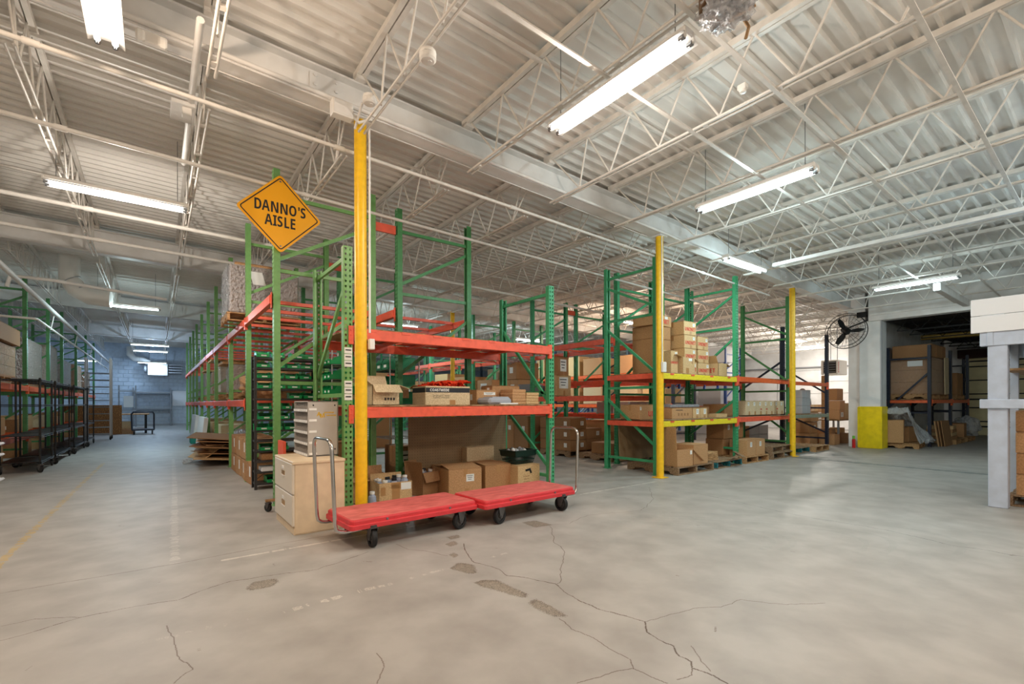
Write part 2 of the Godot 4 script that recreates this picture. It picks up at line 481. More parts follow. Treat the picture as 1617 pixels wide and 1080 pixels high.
	stroke(im, [[2.08, -1.22], [2.13, -1.29], [2.23, -1.40]], 0.005, dk, 0.6, 0.02)
	stroke(im, [[5.97, -4.07], [6.00, -3.68], [5.93, -3.09], [5.76, -2.46], [5.73, -2.03], [5.78, -1.69], [5.71, -1.26], [5.61, -1.00], [5.65, -0.77], [5.65, -0.3]], 0.010, Color(0.30, 0.31, 0.31), 0.85, 0.03)
	stroke(im, [[0.89, -2.33], [0.88, -2.25], [0.87, -2.19], [0.83, -2.14], [0.79, -2.08]], 0.005, dk, 0.6, 0.02)
	stroke(im, [[1.72, -4.02], [1.75, -3.82], [1.85, -3.69], [1.93, -3.45]], 0.006, dk, 0.7, 0.02)
	for p in [[[0.49, -3.68], [0.55, -3.79], [0.69, -3.77], [0.70, -3.70], [0.64, -3.62], [0.52, -3.63]], [[1.80, -3.18], [1.92, -3.25], [1.99, -3.14], [1.91, -2.97], [1.86, -3.00]],
		[[1.79, -2.83], [1.86, -2.83], [1.95, -2.76], [1.95, -2.61], [1.97, -2.44], [1.92, -2.40], [1.87, -2.50], [1.84, -2.62], [1.80, -2.72]], [[1.89, -2.33], [1.96, -2.35], [1.97, -2.21], [1.95, -2.04], [1.89, -2.09], [1.87, -2.24]],
		[[3.10, -3.94], [3.26, -3.91], [3.29, -3.66], [3.08, -3.70]], [[2.20, -3.94], [2.32, -3.95], [2.30, -3.86], [2.19, -3.84]], [[2.07, -3.75], [2.19, -3.79], [2.17, -3.69], [2.08, -3.66]], [[1.95, -3.46], [2.02, -3.50], [2.01, -3.41], [1.95, -3.38]]]:
		spall(im, p)
	return im

func build_floor() -> void:
	var base := Color(0.68, 0.665, 0.645)
	var det := noise_tex(2048, 0.007, Color(0.90, 0.895, 0.89), Color(1, 1, 1), 61, 8, 0.45)
	var far := StandardMaterial3D.new()
	far.detail_enabled = true; far.detail_albedo = det; far.detail_blend_mode = BaseMaterial3D.BLEND_MODE_MUL; far.detail_uv_layer = BaseMaterial3D.DETAIL_UV_2
	far.roughness = 0.5
	var mid: StandardMaterial3D = far.duplicate()
	var near: StandardMaterial3D = far.duplicate()
	far.albedo_color = base
	var put := func(x0: float, z0: float, x1: float, z1: float, m: Material) -> void:
		var g := G.new()
		g.q(Vector3(x0, 0, z1), Vector3(x1, 0, z1), Vector3(x1, 0, z0), Vector3(x0, 0, z0))
		for p in g.v:
			g.uv.append(Vector2((p.x - FX0) / FW, (p.z - FZ0) / FH))
			g.uv2.append(Vector2(p.x, p.z) / 7.0)
		var d := G.new().box(Vector3((x0 + x1) / 2, -0.16, (z0 + z1) / 2), Vector3(x1 - x0, 0.3, z1 - z0))
		g.v.append_array(d.v); g.n.append_array(d.n)
		for p in d.v:
			g.uv.append(Vector2(0.001, 0.001)); g.uv2.append(Vector2(p.x, p.z) / 7.0)
		struct("floor", g, m)
	near.albedo_texture = ImageTexture.create_from_image(paint_floor(-1.2, -6.0, 8.0, 6.5, base))
	put.call(-1.2, -6.0, 6.8, 0.5, near)
	mid.albedo_texture = ImageTexture.create_from_image(paint_floor(-3.0, -13.5, 16.0, 14.0, base))
	put.call(-3.0, -13.5, 13.0, -6.0, mid)
	put.call(-3.0, -6.0, -1.2, 0.5, mid)
	put.call(6.8, -6.0, 13.0, 0.5, mid)
	put.call(-9.0, -35.0, 26.0, -13.5, far)
	put.call(-9.0, -13.5, -3.0, 0.5, far)
	put.call(13.0, -13.5, 26.0, 0.5, far)
	put.call(-9.0, 0.5, 26.0, 6.0, far)

# ------------------------------------------------------------------ walls, roof, beams
const ZB := [-4.85, -12.0, -19.15, -26.3]
func deck_y(x: float) -> float: return 4.665 - 0.0262 * x

func build_shell() -> void:
	# roof deck: broad pans with narrow ribs, running along x, pitched down to the right
	var g := G.new()
	var sl := Vector3(1, -0.0262, 0).normalized()
	var up := Vector3(0.0262, 1, 0).normalized()
	var a := Vector3(-9, deck_y(-9), 0)
	var b := Vector3(26, deck_y(26), 0)
	var z := 6.0
	while z > -35.0:
		var pr := [[0.0, 0.045], [0.112, 0.045], [0.122, 0.0], [0.150, 0.0], [0.160, 0.045], [0.172, 0.045]]
		for i in pr.size() - 1:
			var o0: Vector3 = up * pr[i][1] + Vector3(0, 0, z - pr[i][0])
			var o1: Vector3 = up * pr[i + 1][1] + Vector3(0, 0, z - pr[i + 1][0])
			g.q(a + o1, b + o1, b + o0, a + o0)
		z -= 0.172
	g.box(Vector3(8.5, deck_y(8.5) + 0.19, -14.5), Vector3(36, 0.2, 42), Basis(sl, up, Vector3(0, 0, 1)))
	struct("ceiling", g, M.deck)
	# the great beams along x
	for i in ZB.size():
		var h: float = 0.31 if i == 0 else 0.44
		var bm := thing("roof_beam", ["white steel roof beam resting on the three nearest yellow columns", "deep white roof beam behind the racks, second from the front", "white roof beam across the aisle, third from the front", "white roof beam across the aisle nearest the block wall"][i], "beam", Vector3(0, 0, ZB[i]))
		bm.set_meta("kind", "structure")
		var x0 := -8.9
		var x1 := 24.6 if i else 15.6
		var w := G.new()
		var top := 4.575
		var p0 := Vector3(x0, top - 0.0262 * x0, 0)
		var p1 := Vector3(x1, top - 0.0262 * x1, 0)
		w.bar(p0 - Vector3(0, h / 2, 0), p1 - Vector3(0, h / 2, 0), 0.018, h)
		part("web", w, M.beamwhite, bm)
		part("top_flange", G.new().bar(p0 - Vector3(0, 0.01, 0), p1 - Vector3(0, 0.01, 0), 0.2, 0.02), M.beamwhite, bm)
		part("bottom_flange", G.new().bar(p0 - Vector3(0, h, 0), p1 - Vector3(0, h, 0), 0.2, 0.022), M.beamwhite, bm)
		for x in [1.35, 6.35, 11.4]:
			if i > 1: break
			var y: float = top - 0.0262 * x - h / 2
			part("splice_plate", G.new().box(Vector3(x, y, 0.016), Vector3(0.3, h * 0.72, 0.014)), M.beamwhite, bm)
			var bl := G.new()
			for u in [-0.1, 0.1]:
				for t in [-0.09, 0.0, 0.09]: bl.lathe(Vector3(x + u, y + t, 0.023), [Vector2(0.018, 0), Vector2(0.018, 0.012), Vector2(0, 0.014)], 6, Basis(Vector3.RIGHT, Vector3.BACK, Vector3.DOWN))
			part("bolts", bl, M.beamwhite, bm).set_meta("kind", "stuff")
	# block wall at the end of the aisle: blocks one by one where the aisle shows them
	var wl := struct("wall_back", G.new().box(Vector3(8, 2.4, -34.85), Vector3(34, 5.4, 0.3)), M.block)
	var bg := G.new().cbox(Vector3.ZERO, Vector3(0.446, 0.216, 0.03), 0.008).mesh()
	for r in 17:
		for c in 13:
			var x := -4.0 + c * 0.46 + (0.23 if r % 2 else 0.0)
			part("block", bg, M.block if r > 4 else M.blockpale, wl, Vector3(x, 0.12 + r * 0.23, -34.69))
	struct("trim_1", G.new().box(Vector3(-1.0, 0.05, -34.67), Vector3(7, 0.1, 0.06)), M.palegrey)
	struct("wall_left", G.new().box(Vector3(-8.85, 2.4, -14.5), Vector3(0.3, 5.4, 41)), M.wallwhite)
	struct("wall_front", G.new().box(Vector3(8, 2.4, 5.6), Vector3(34, 5.4, 0.3)), M.wallwhite)
	struct("wall_right", G.new().box(Vector3(24.95, 2.4, -14.5), Vector3(0.3, 5.4, 41)), M.wallwhite)
	# sectional doors in the right wall
	var d2 := struct("door_2", G.new().box(Vector3(24.77, 1.65, -8.6), Vector3(0.04, 3.3, 4.4)), M.wallwhite)
	for r in 6: part("panel", G.new().cbox(Vector3(24.73, 0.28 + r * 0.55, -8.6), Vector3(0.05, 0.535, 4.3), 0.01), M.wallwhite, d2)
	for r in 6:
		for k in [-10.0, -8.6, -7.2]: part("hinge", G.new().box(Vector3(24.69, 0.55 + r * 0.55, k), Vector3(0.03, 0.07, 0.05)), M.steel, d2)
	struct("trim_2", G.new().tube(Vector3(24.6, 2.95, -14), Vector3(24.6, 2.85, -5), 0.035), M.grey)
	# the dock recess beyond the white pillar
	struct("wall_recess", G.new().box(Vector3(20.2, 2.2, -4.75), Vector3(8.9, 4.4, 0.4)), M.wallwhite)
	struct("wall_header", G.new().cbox(Vector3(15.62, 4.0, 0.4), Vector3(0.3, 1.1, 9.6), 0.01), M.beamwhite)
	struct("trim_3", G.new().box(Vector3(15.45, 3.62, 0.4), Vector3(0.03, 0.05, 9.5)), M.white)
	var pil := thing("wall_pillar", "white wall end beside the dock opening with its yellow painted steel guard", "pillar", Vector3(15.75, 0, -4.38))
	pil.set_meta("kind", "structure")
	part("shaft", G.new().cbox(Vector3(0, 1.75, 0), Vector3(0.44, 3.5, 0.5), 0.012), M.wallwhite, pil)
	part("corner_guard", G.new().box(Vector3(-0.21, 2.3, 0.245), Vector3(0.04, 2.35, 0.03)), M.palegrey, pil)
	part("yellow_guard", G.new().cbox(Vector3(0, 0.57, 0), Vector3(0.48, 1.14, 0.54), 0.012), M.safety, pil)
	part("guard_flange", G.new().box(Vector3(-0.245, 0.57, -0.25), Vector3(0.02, 1.1, 0.06)), M.safety, pil)
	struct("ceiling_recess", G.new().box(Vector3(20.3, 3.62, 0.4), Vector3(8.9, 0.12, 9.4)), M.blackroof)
	for k in 7:
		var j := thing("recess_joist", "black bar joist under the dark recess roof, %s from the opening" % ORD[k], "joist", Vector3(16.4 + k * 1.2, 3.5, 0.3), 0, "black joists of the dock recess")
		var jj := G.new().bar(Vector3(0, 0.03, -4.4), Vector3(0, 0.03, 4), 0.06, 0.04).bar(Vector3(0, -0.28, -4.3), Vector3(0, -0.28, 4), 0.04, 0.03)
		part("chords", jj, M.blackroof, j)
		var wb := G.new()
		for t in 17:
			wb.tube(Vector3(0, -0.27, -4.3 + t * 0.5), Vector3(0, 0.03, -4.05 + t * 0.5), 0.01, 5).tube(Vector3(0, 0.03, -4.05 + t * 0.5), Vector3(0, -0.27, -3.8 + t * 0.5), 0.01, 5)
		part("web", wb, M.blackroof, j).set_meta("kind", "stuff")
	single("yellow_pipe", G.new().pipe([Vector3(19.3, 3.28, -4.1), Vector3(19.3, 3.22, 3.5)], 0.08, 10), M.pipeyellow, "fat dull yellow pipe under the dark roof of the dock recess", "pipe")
	single("lintel_beam", G.new().cbox(Vector3(24.4, 3.05, -1.0), Vector3(0.3, 0.32, 6.2), 0.01), M.rust, "rust brown steel lintel above the cream dock door", "lintel").set_meta("kind", "structure")
	var d1 := struct("door_1", G.new().box(Vector3(24.76, 1.45, -1.4), Vector3(0.04, 2.9, 5.2)), M.dock)
	for r in 6: part("panel", G.new().cbox(Vector3(24.71, 0.26 + r * 0.515, -1.4), Vector3(0.06, 0.5, 5.1), 0.01), M.dock, d1)
	for r in 5: part("strut", G.new().box(Vector3(24.64, 0.52 + r * 0.515, -1.4), Vector3(0.05, 0.04, 5.1)), M.dark, d1)
	for y in [0.33, 1.35, 2.78]: part("strut", G.new().box(Vector3(24.64, y, -1.4), Vector3(0.06, 0.05, 5.1)), M.dark, d1)
	part("track", G.new().box(Vector3(24.6, 1.5, -3.05), Vector3(0.08, 2.7, 0.12)), M.steel, d1)
	part("track", G.new().box(Vector3(24.6, 1.5, -3.98), Vector3(0.10, 3.0, 0.08)), M.navy, d1)

func pipe_column(x: float, z: float, h: float, label: String) -> Node3D:
	var c := thing("yellow_column", label, "column", Vector3(x, 0, z))
	part("shaft", G.new().tube(Vector3(0, 0.012, 0), Vector3(0, h - 0.012, 0), 0.062, 24), M.column, c)
	part("base_plate", G.new().cbox(Vector3(0, 0.006, 0), Vector3(0.2, 0.012, 0.2), 0.003), M.column, c)
	part("cap_plate", G.new().cbox(Vector3(0, h - 0.01, 0), Vector3(0.2, 0.02, 0.18), 0.004), M.beamwhite, c)
	return c

func build_columns() -> void:
	var hb := func(x: float) -> float: return 4.575 - 0.0262 * x - 0.31 - 0.011
	var c1 := pipe_column(1.70, -4.85, hb.call(1.70), "tall yellow pipe column at the corner of the rack behind the red trolley")
	part("conduit", G.new().pipe([Vector3(0.075, hb.call(1.7), 0.05), Vector3(0.075, 3.95, 0.06), Vector3(0.072, 2.0, 0.06)], 0.012, 8), M.white, c1)
	part("outlet_box", G.new().cbox(Vector3(0.085, 1.88, 0.07), Vector3(0.055, 0.11, 0.06), 0.006), M.plastic, c1)
	part("weld_band", G.new().tube(Vector3(0, 1.98, 0), Vector3(0, 1.99, 0), 0.0635, 24), M.column, c1)
	var c2 := pipe_column(6.79, -4.85, hb.call(6.79), "yellow pipe column at the corner of the rack with yellow beams")
	part("conduit", G.new().pipe([Vector3(-0.03, hb.call(6.8), 0.068), Vector3(-0.03, 1.95, 0.07)], 0.011, 8), M.white, c2)
	part("outlet_box", G.new().cbox(Vector3(-0.01, 1.86, 0.085), Vector3(0.09, 0.17, 0.05), 0.006), M.plastic, c2)
	pipe_column(11.88, -4.85, hb.call(11.88), "yellow pipe column between the red beam rack and the navy rack")
	pipe_column(6.9, -12.0, 4.575 - 0.18 - 0.45, "distant yellow column standing behind the front rack")

# ------------------------------------------------------------------ bar joists under the deck
func build_joists() -> void:
	var L := 7.0
	var rod_dn := G.new().tube(Vector3(0, -0.03, 0), Vector3(0, -0.61, 0.35), 0.0105, 6).mesh()
	var rod_up := G.new().tube(Vector3(0, -0.61, 0), Vector3(0, -0.03, 0.32), 0.0105, 6).mesh()
	var rod_v := G.new().tube(Vector3(0, -0.61, 0), Vector3(0, -0.03, 0.14), 0.0105, 6).mesh()
	var rod_e := G.new().tube(Vector3(0, -0.61, 0), Vector3(0, -0.07, -0.47), 0.0105, 6).mesh()
	var top := G.new().box(Vector3(-0.028, -0.03, -L / 2), Vector3(0.044, 0.06, L)).box(Vector3(0.028, -0.03, -L / 2), Vector3(0.044, 0.06, L))
	for z in [0.0, -L]: top.box(Vector3(0, -0.07, z * 0.985 - 0.05), Vector3(0.1, 0.05, 0.12))
	var topm := top.mesh()
	var bot := G.new().tube(Vector3(-0.028, -0.625, -0.35), Vector3(-0.028, -0.625, -L + 0.1), 0.013, 6).tube(Vector3(0.028, -0.625, -0.35), Vector3(0.028, -0.625, -L + 0.1), 0.013, 6)
	for k in 10: bot.box(Vector3(0, -0.625, -0.67 - k * 0.67), Vector3(0.07, 0.02, 0.05))
	var botm := bot.mesh()
	var web := G.new()
	for k in 9:
		var z := -0.67 - k * 0.67
		web.tube(Vector3(0, -0.61, z), Vector3(0, -0.03, z - 0.335), 0.0105, 5).tube(Vector3(0, -0.03, z - 0.335), Vector3(0, -0.61, z - 0.67), 0.0105, 5)
	web.tube(Vector3(0, -0.03, -0.1), Vector3(0, -0.61, -0.67), 0.0105, 5).tube(Vector3(0, -0.03, -0.4), Vector3(0, -0.61, -0.67), 0.0105, 5)
	var webm := web.mesh()
	var spans := [[2.2, -4, 11, "in the nearest bay"], [-4.9, -6, 17, "before the second beam"], [-12.05, -6, 17, "before the third beam"], [-19.2, -6, 15, "before the fourth beam"], [-26.35, -6, 10, "before the block wall"]]
	for s in spans.size():
		for k in range(spans[s][1], spans[s][2]):
			var x := 1.66 + 1.28 * k
			var j := thing("bar_joist", "white bar joist %s, %s" % [spans[s][3], "in line with the trolley column" if k == 0 else "%s %s of the trolley column" % [ORD[absi(k) - 1], "right" if k > 0 else "left"]], "joist", Vector3(x, deck_y(x), spans[s][0]), 0, "bar joists " + spans[s][3])
			part("top_chord", topm, M.joist, j)
			part("bottom_chord", botm, M.joist, j)
			if s == 0 and k >= -2:
				for i in 9:
					var z := -6.24 + i * 0.67
					part("web_rod", rod_dn, M.joist, j, Vector3(0, 0, z))
					part("web_rod", rod_up, M.joist, j, Vector3(0, 0, z + 0.35))
				part("web_rod", rod_v, M.joist, j, Vector3(0, 0, -6.38))
				part("web_rod", rod_e, M.joist, j, Vector3(0, 0, -6.38))
			else:
				part("web", webm, M.joist, j).set_meta("kind", "stuff")

# ------------------------------------------------------------------ lamps and what hangs from the roof
func strip_light(p: Vector3, along_z: bool, label: String, c: Color, e: float, length := 1.36, glow := "tubeglow") -> Node3D:
	var t := thing("strip_light", label, "light", p, 0.0 if along_z else PI / 2)
	var h := length / 2
	var g := G.new()
	g.cbox(Vector3(0, 0.075, 0), Vector3(0.11, 0.05, length), 0.008)
	part("housing", g, M.white, t)
	var r := G.new()
	for s in [-1.0, 1.0]:
		r.q(Vector3(0.055 * s, 0.05, h * s), Vector3(0.055 * s, 0.05, -h * s), Vector3(0.105 * s, 0.022, -h * s), Vector3(0.105 * s, 0.022, h * s))
		r.q(Vector3(0.055 * s, 0.053, -h * s), Vector3(0.055 * s, 0.053, h * s), Vector3(0.105 * s, 0.025, h * s), Vector3(0.105 * s, 0.025, -h * s))
	part("reflector", r, M.white, t)
	var tube := G.new().tube(Vector3(0, 0, -h + 0.03), Vector3(0, 0, h - 0.03), 0.019, 10).mesh()
	var cap := G.new().tube(Vector3(0, 0, -0.02), Vector3(0, 0, 0.02), 0.02, 8).mesh()
	var lug := G.new().cbox(Vector3(0, 0.03, 0), Vector3(0.02, 0.07, 0.02), 0.004).mesh()
	for s in [-0.05, 0.05]:
		part("tube", tube, M[glow], t, Vector3(s, 0.018, 0))
		for q in [-1, 1]:
			part("tube_cap", cap, M.steel, t, Vector3(s, 0.018, q * (h - 0.03)))
			part("socket", lug, M.plastic, t, Vector3(s, 0.018, q * (h - 0.004)))
	for q in [-0.42, 0.42]: part("hanger", G.new().tube(Vector3(0, 0.09, q * length), Vector3(0.0, deck_y(p.x) - p.y, q * length), 0.004, 5), M.steel, t)
	var l := AreaLight3D.new()
	l.name = "lamp"
	l.area_size = Vector2(0.16, length - 0.06)
	l.light_color = c; l.light_energy = e
	l.area_range = 40.0; l.area_attenuation = 2.0
	l.shadow_enabled = true
	t.add_child(l, true)
	l.position = Vector3(0, -0.012, 0)
	l.rotation.x = -PI / 2
	var o := OmniLight3D.new()
	o.name = "glow_lamp"
	o.light_color = c; o.light_energy = e * (0.62 if p.z > -12.0 else 0.28)
	o.omni_range = 40.0; o.omni_attenuation = 2.0; o.light_size = 0.05
	o.shadow_enabled = true
	t.add_child(o, true)
	o.position = Vector3(0, -0.07, 0)
	return t

func build_lamps() -> void:
	var warm := Color(1.0, 0.89, 0.78)
	var mid := Color(1.0, 0.96, 0.91)
	var cool := Color(0.86, 0.98, 1.0)
	var blue := Color(0.74, 0.87, 1.0)
	var E := 2.2
	strip_light(Vector3(-0.28, 3.88, -3.75), true, "warm strip light under the roof above the aisle, nearest the camera", warm, 1.3 * E, 1.6)
	strip_light(Vector3(2.97, 3.78, -2.58), true, "large bright strip light hung from the joist right of the trolley column", mid, 1.2 * E, 1.42)
	strip_light(Vector3(5.62, 3.72, -2.74), true, "cool white strip light above the open floor, second along the roof bay", cool, 1.1 * E, 1.38, "tubeglow_c")
	strip_light(Vector3(8.4, 3.68, -4.2), false, "short looking strip light beside the white roof beam before the middle column", cool, 1.1 * E, 1.38, "tubeglow_c")
	strip_light(Vector3(12.2, 3.62, -2.7), true, "strip light under the white channel in front of the dock opening", cool, 0.9 * E, 1.38, "tubeglow_c")
	strip_light(Vector3(-0.34, 3.78, -7.5), false, "strip light across the aisle left of the yellow diamond sign", mid, 1.9 * E, 1.36)
	strip_light(Vector3(-0.57, 3.72, -15.5), false, "strip light across the aisle behind the second roof beam", cool, 2.4 * E, 1.36, "tubeglow_c")
	strip_light(Vector3(-0.18, 3.70, -24.9), false, "distant strip light across the aisle, upper of the close pair", blue, 2.4 * E, 1.36, "tubeglow_c")
	strip_light(Vector3(-0.18, 3.70, -27.8), false, "distant strip light across the aisle, lower of the close pair", blue, 2.2 * E, 1.36, "tubeglow_c")
	strip_light(Vector3(-0.15, 3.55, -33.4), false, "farthest strip light, in front of the hung heater", blue, 1.2 * E, 1.36, "tubeglow_c")
	strip_light(Vector3(-2.9, 3.5, -33.0), false, "small far strip light left of the hung heater", blue, 0.8 * E, 1.0, "tubeglow_c")
	strip_light(Vector3(12.15, 3.72, -9.45), false, "warm strip light behind the tall green frames of the yellow beam rack", warm, 3.2 * E, 1.45)
	strip_light(Vector3(22.5, 3.55, -8.5), true, "strip light near the white sectional door right of the third yellow column", mid, 2.6 * E, 1.38)
	strip_light(Vector3(19.9, 3.62, -7.87), false, "strip light half hidden by the third yellow column", mid, 2.4 * E, 1.2)
	strip_light(Vector3(11.7, 3.7, -14.4), false, "far strip light seen between the bare green frames", cool, 3.2 * E, 1.36, "tubeglow_c")
	strip_light(Vector3(6.1, 3.7, -14.0), false, "far strip light behind the upper beam of the front rack", cool, 3 * E, 1.36, "tubeglow_c")
	strip_light(Vector3(18.5, 3.6, -20.0), false, "farthest strip light of the racks on the open side", cool, 3.6 * E, 1.36, "tubeglow_c")
	strip_light(Vector3(6.1, 3.7, -20.8), false, "small far strip light behind the front rack", cool, 3.4 * E, 1.36, "tubeglow_c")
	# the same rows go on behind the camera
	for k in [[-0.28, 1.0, warm, 1.2], [2.97, 0.9, warm, 1.1], [5.62, 0.9, mid, 1.0], [8.6, 0.4, cool, 1.0], [12.2, 1.0, cool, 0.9], [-4.5, -3.0, warm, 1.0], [-5.5, -9.0, mid, 0.9], [1.5, 3.6, warm, 1.0], [-5.5, -17.0, cool, 0.9]]:
		strip_light(Vector3(k[0], 3.8, k[1]), true, "strip light of the roof rows outside the picture", k[2], k[3] * E, 1.36).set_meta("group", "strip lights outside the picture")

func build_roof_things() -> void:
	# bare white channels
	for c in [[9.02, 3.74, -0.2, -4.0, "long bare white light channel hung above the open floor"], [12.0, 3.74, -0.4, -4.05, "white light channel carrying the strip light before the dock opening"]]:
		var t := thing("light_channel", c[4], "channel", Vector3(c[0], c[1], c[3]))
		part("rail", G.new().cbox(Vector3(0, 0.03, (c[2] - c[3]) / 2), Vector3(0.1, 0.06, c[2] - c[3]), 0.006), M.white, t)
		for k in 3: part("hanger", G.new().box(Vector3(0, 0.16, 0.3 + k * 1.4), Vector3(0.03, 0.24, 0.008)), M.white, t)
	single("white_strut", G.new().cbox(Vector3(14.2, 3.62, -2.46), Vector3(2.9, 0.16, 0.12), 0.01), M.white, "white boxed strut running from the joists to the header of the dock opening", "strut")
	# pipes and flat bars along the roof
	var pz := [[-5.06, 4.0, 0.020, "white sprinkler pipe behind the column beam"], [-6.45, 4.0, 0.022, "second white sprinkler pipe, over the diamond sign"], [-8.9, 4.0, 0.03, "third white sprinkler pipe, behind the strip light across the aisle"], [-10.4, 3.98, 0.03, "white sprinkler pipe just before the second roof beam"]]
	for p in pz:
		var t := thing("sprinkler_pipe", p[3], "pipe", Vector3(-8.8, p[1] + 0.23, p[0]))
		part("pipe", G.new().tube(Vector3(0, 0, 0), Vector3(20, -0.0262 * 20, 0), p[2], 10), M.joist, t)
		for k in 9: part("coupling", G.new().tube(Vector3(1.1 + k * 2.3, -0.0262 * (1.1 + k * 2.3), 0), Vector3(1.2 + k * 2.3, -0.0262 * (1.2 + k * 2.3), 0), p[2] + 0.008, 10), M.joist, t)
	for p in [[-2.62, "flat white bar bridging the joists left of the large strip light"], [-1.85, "flat white bar bridging the joists under the bagged vent"], [-0.9, "flat white bar bridging the joists nearest the camera"]]:
		single("bridging_bar", G.new().bar(Vector3(-3.5, 4.03 + 0.0262 * 3.5, p[0]), Vector3(15.3, 4.03 - 0.0262 * 15.3, p[0]), 0.035, 0.012), M.joist, p[1], "bar")
	for p in [[-3.4, "white bar bridging the joist tops over the open floor"], [-6.0, "white bar bridging the joist tops over the sign"], [-9.6, "white bar bridging the joist tops beyond the sign"], [-13.8, "white bar bridging the far joist tops, front one"], [-16.4, "white bar bridging the far joist tops, rear one"]]:
		single("bridging_bar", G.new().bar(Vector3(-7.5, 4.58 + 0.0262 * 7.5, p[0]), Vector3(22, 4.58 - 0.0262 * 22, p[0]), 0.03, 0.03), M.joist, p[1], "bar")
	# conduit and cable on the column beam
	var y := func(x: float) -> float: return 4.275 - 0.0262 * x
	single("conduit", G.new().pipe([Vector3(-3.5, y.call(-3.5) + 0.02, -4.73), Vector3(1.4, y.call(1.4) + 0.012, -4.73), Vector3(6.9, y.call(6.9) - 0.012, -4.73), Vector3(7.4, y.call(7.4) - 0.03, -4.74)], 0.022, 8), M.white, "white conduit along the lower edge of the column beam", "conduit")
	single("cable", G.new().pipe([Vector3(-1.5, y.call(-1.5) - 0.03, -4.90), Vector3(0.6, y.call(0.6) - 0.045, -4.9), Vector3(2.2, y.call(2.2) - 0.05, -4.9), Vector3(4.4, y.call(4.4) - 0.03, -4.95), Vector3(6.6, y.call(6.6) - 0.05, -4.95)], 0.006, 6), M.white, "thin white cable under the column beam", "cable")
	var eb := thing("electrical_box", "white electrical box on the beam at the top of the trolley column", "box", Vector3(1.47, 4.13, -4.72))
	part("body", G.new().cbox(Vector3(0, 0.03, 0), Vector3(0.2, 0.15, 0.1), 0.006), M.plastic, eb)
	part("elbow", G.new().pipe([Vector3(0.1, 0.0, 0.02), Vector3(0.16, -0.05, 0.03), Vector3(0.28, 0.02, 0.05)], 0.016, 8), M.plastic, eb)
	part("cover", G.new().cbox(Vector3(0, 0.03, 0.053), Vector3(0.18, 0.13, 0.006), 0.003), M.white, eb)
	var eb2 := thing("junction_box", "white flat box hung on the joist left of the column", "box", Vector3(0.22, 4.0, -5.7))
	part("body", G.new().cbox(Vector3(0, 0.17, 0), Vector3(0.2, 0.04, 0.36), 0.006), M.white, eb2)
	part("socket", G.new().cbox(Vector3(0.03, 0.12, 0.1), Vector3(0.08, 0.09, 0.08), 0.006), M.plastic, eb2)
	part("conduit", G.new().tube(Vector3(0.06, 0.2, 1.4), Vector3(0.06, 0.2, -1.3), 0.028, 8), M.white, eb2)
	var el := thing("emergency_light", "small white twin emergency light under the column beam", "light", Vector3(-0.02, 4.12, -4.72))
	part("body", G.new().cbox(Vector3(0, 0.05, 0), Vector3(0.2, 0.09, 0.05), 0.008), M.plastic, el)
	for s in [-0.07, 0.07]: part("head", G.new().cbox(Vector3(s, 0.02, 0.05), Vector3(0.06, 0.09, 0.06), 0.015), M.plastic, el)
	for s in [[1.66, 3.90, -3.25, "round white smoke detector on the joist above the trolley column"], [1.64, 4.16, -4.42, "smaller round white detector on the column beam"]]:
		var t := thing("smoke_detector", s[3], "detector", Vector3(s[0], s[1], s[2]))
		part("base", G.new().lathe(Vector3(0, 0.02, 0), [Vector2(0, 0), Vector2(0.062, 0), Vector2(0.066, 0.012), Vector2(0.06, 0.03), Vector2(0, 0.03)], 24), M.plastic, t)
		part("cover", G.new().lathe(Vector3(0, -0.03, 0), [Vector2(0, 0), Vector2(0.05, 0.002), Vector2(0.063, 0.014), Vector2(0.065, 0.046), Vector2(0, 0.046)], 24), M.plastic, t)
		part("button", G.new().lathe(Vector3(0.012, -0.034, 0.01), [Vector2(0, 0), Vector2(0.014, 0), Vector2(0.016, 0.006)], 16), M.white, t)
	single("detector_conduit", G.new().tube(Vector3(1.6, 4.17, -4.5), Vector3(1.62, 4.06, -4.78), 0.012, 6), M.white, "short white conduit from the small detector to the column", "conduit")
	# round vent closed with bubble wrap
	var v := thing("bagged_vent", "round brown vent ring stuffed with bubble wrap under the roof", "vent", Vector3(3.0, 3.86, -1.62))
	var ring := G.new()
	ring.lathe(Vector3.ZERO, [Vector2(0.15, 0.0), Vector2(0.17, 0.0), Vector2(0.17, 0.1), Vector2(0.15, 0.1), Vector2(0.15, 0.0)], 32)
	part("ring", ring, mk(Color(0.42, 0.30, 0.16), 0.5), v)
	part("duct", G.new().lathe(Vector3(0, 0.1, 0), [Vector2(0.16, 0.0), Vector2(0.16, 0.55)], 24), M.white, v)
	part("bubble_wrap", G.new().blob(Vector3(-0.02, -0.01, 0.02), Vector3(0.15, 0.10, 0.17), 0.55, 2.2, 5, Basis.IDENTITY, 26), M.filmthick, v)
	part("bubble_wrap", G.new().blob(Vector3(0.02, 0.02, -0.03), Vector3(0.13, 0.08, 0.12), 0.6, 2.6, 8, Basis.IDENTITY, 22), M.film, v)
	part("tape", G.new().pipe([Vector3(0.02, 0.1, -0.16), Vector3(0.05, -0.06, -0.04), Vector3(0.1, -0.02, 0.14)], 0.012, 5), M.tape, v)
	part("tape", G.new().pipe([Vector3(0.15, 0.02, 0.02), Vector3(0.17, -0.08, 0.06), Vector3(0.15, -0.16, 0.05)], 0.012, 5), M.board, v)
	# exit-less small flood head on the joist, far ducts and heater
	var fl := thing("flood_light", "white twin flood light clamped on the joist right of the large strip light", "light", Vector3(4.16, 4.05, -2.2))
	part("bar", G.new().cbox(Vector3(0.3, 0.03, 0.25), Vector3(0.7, 0.035, 0.04), 0.006), M.joist, fl)
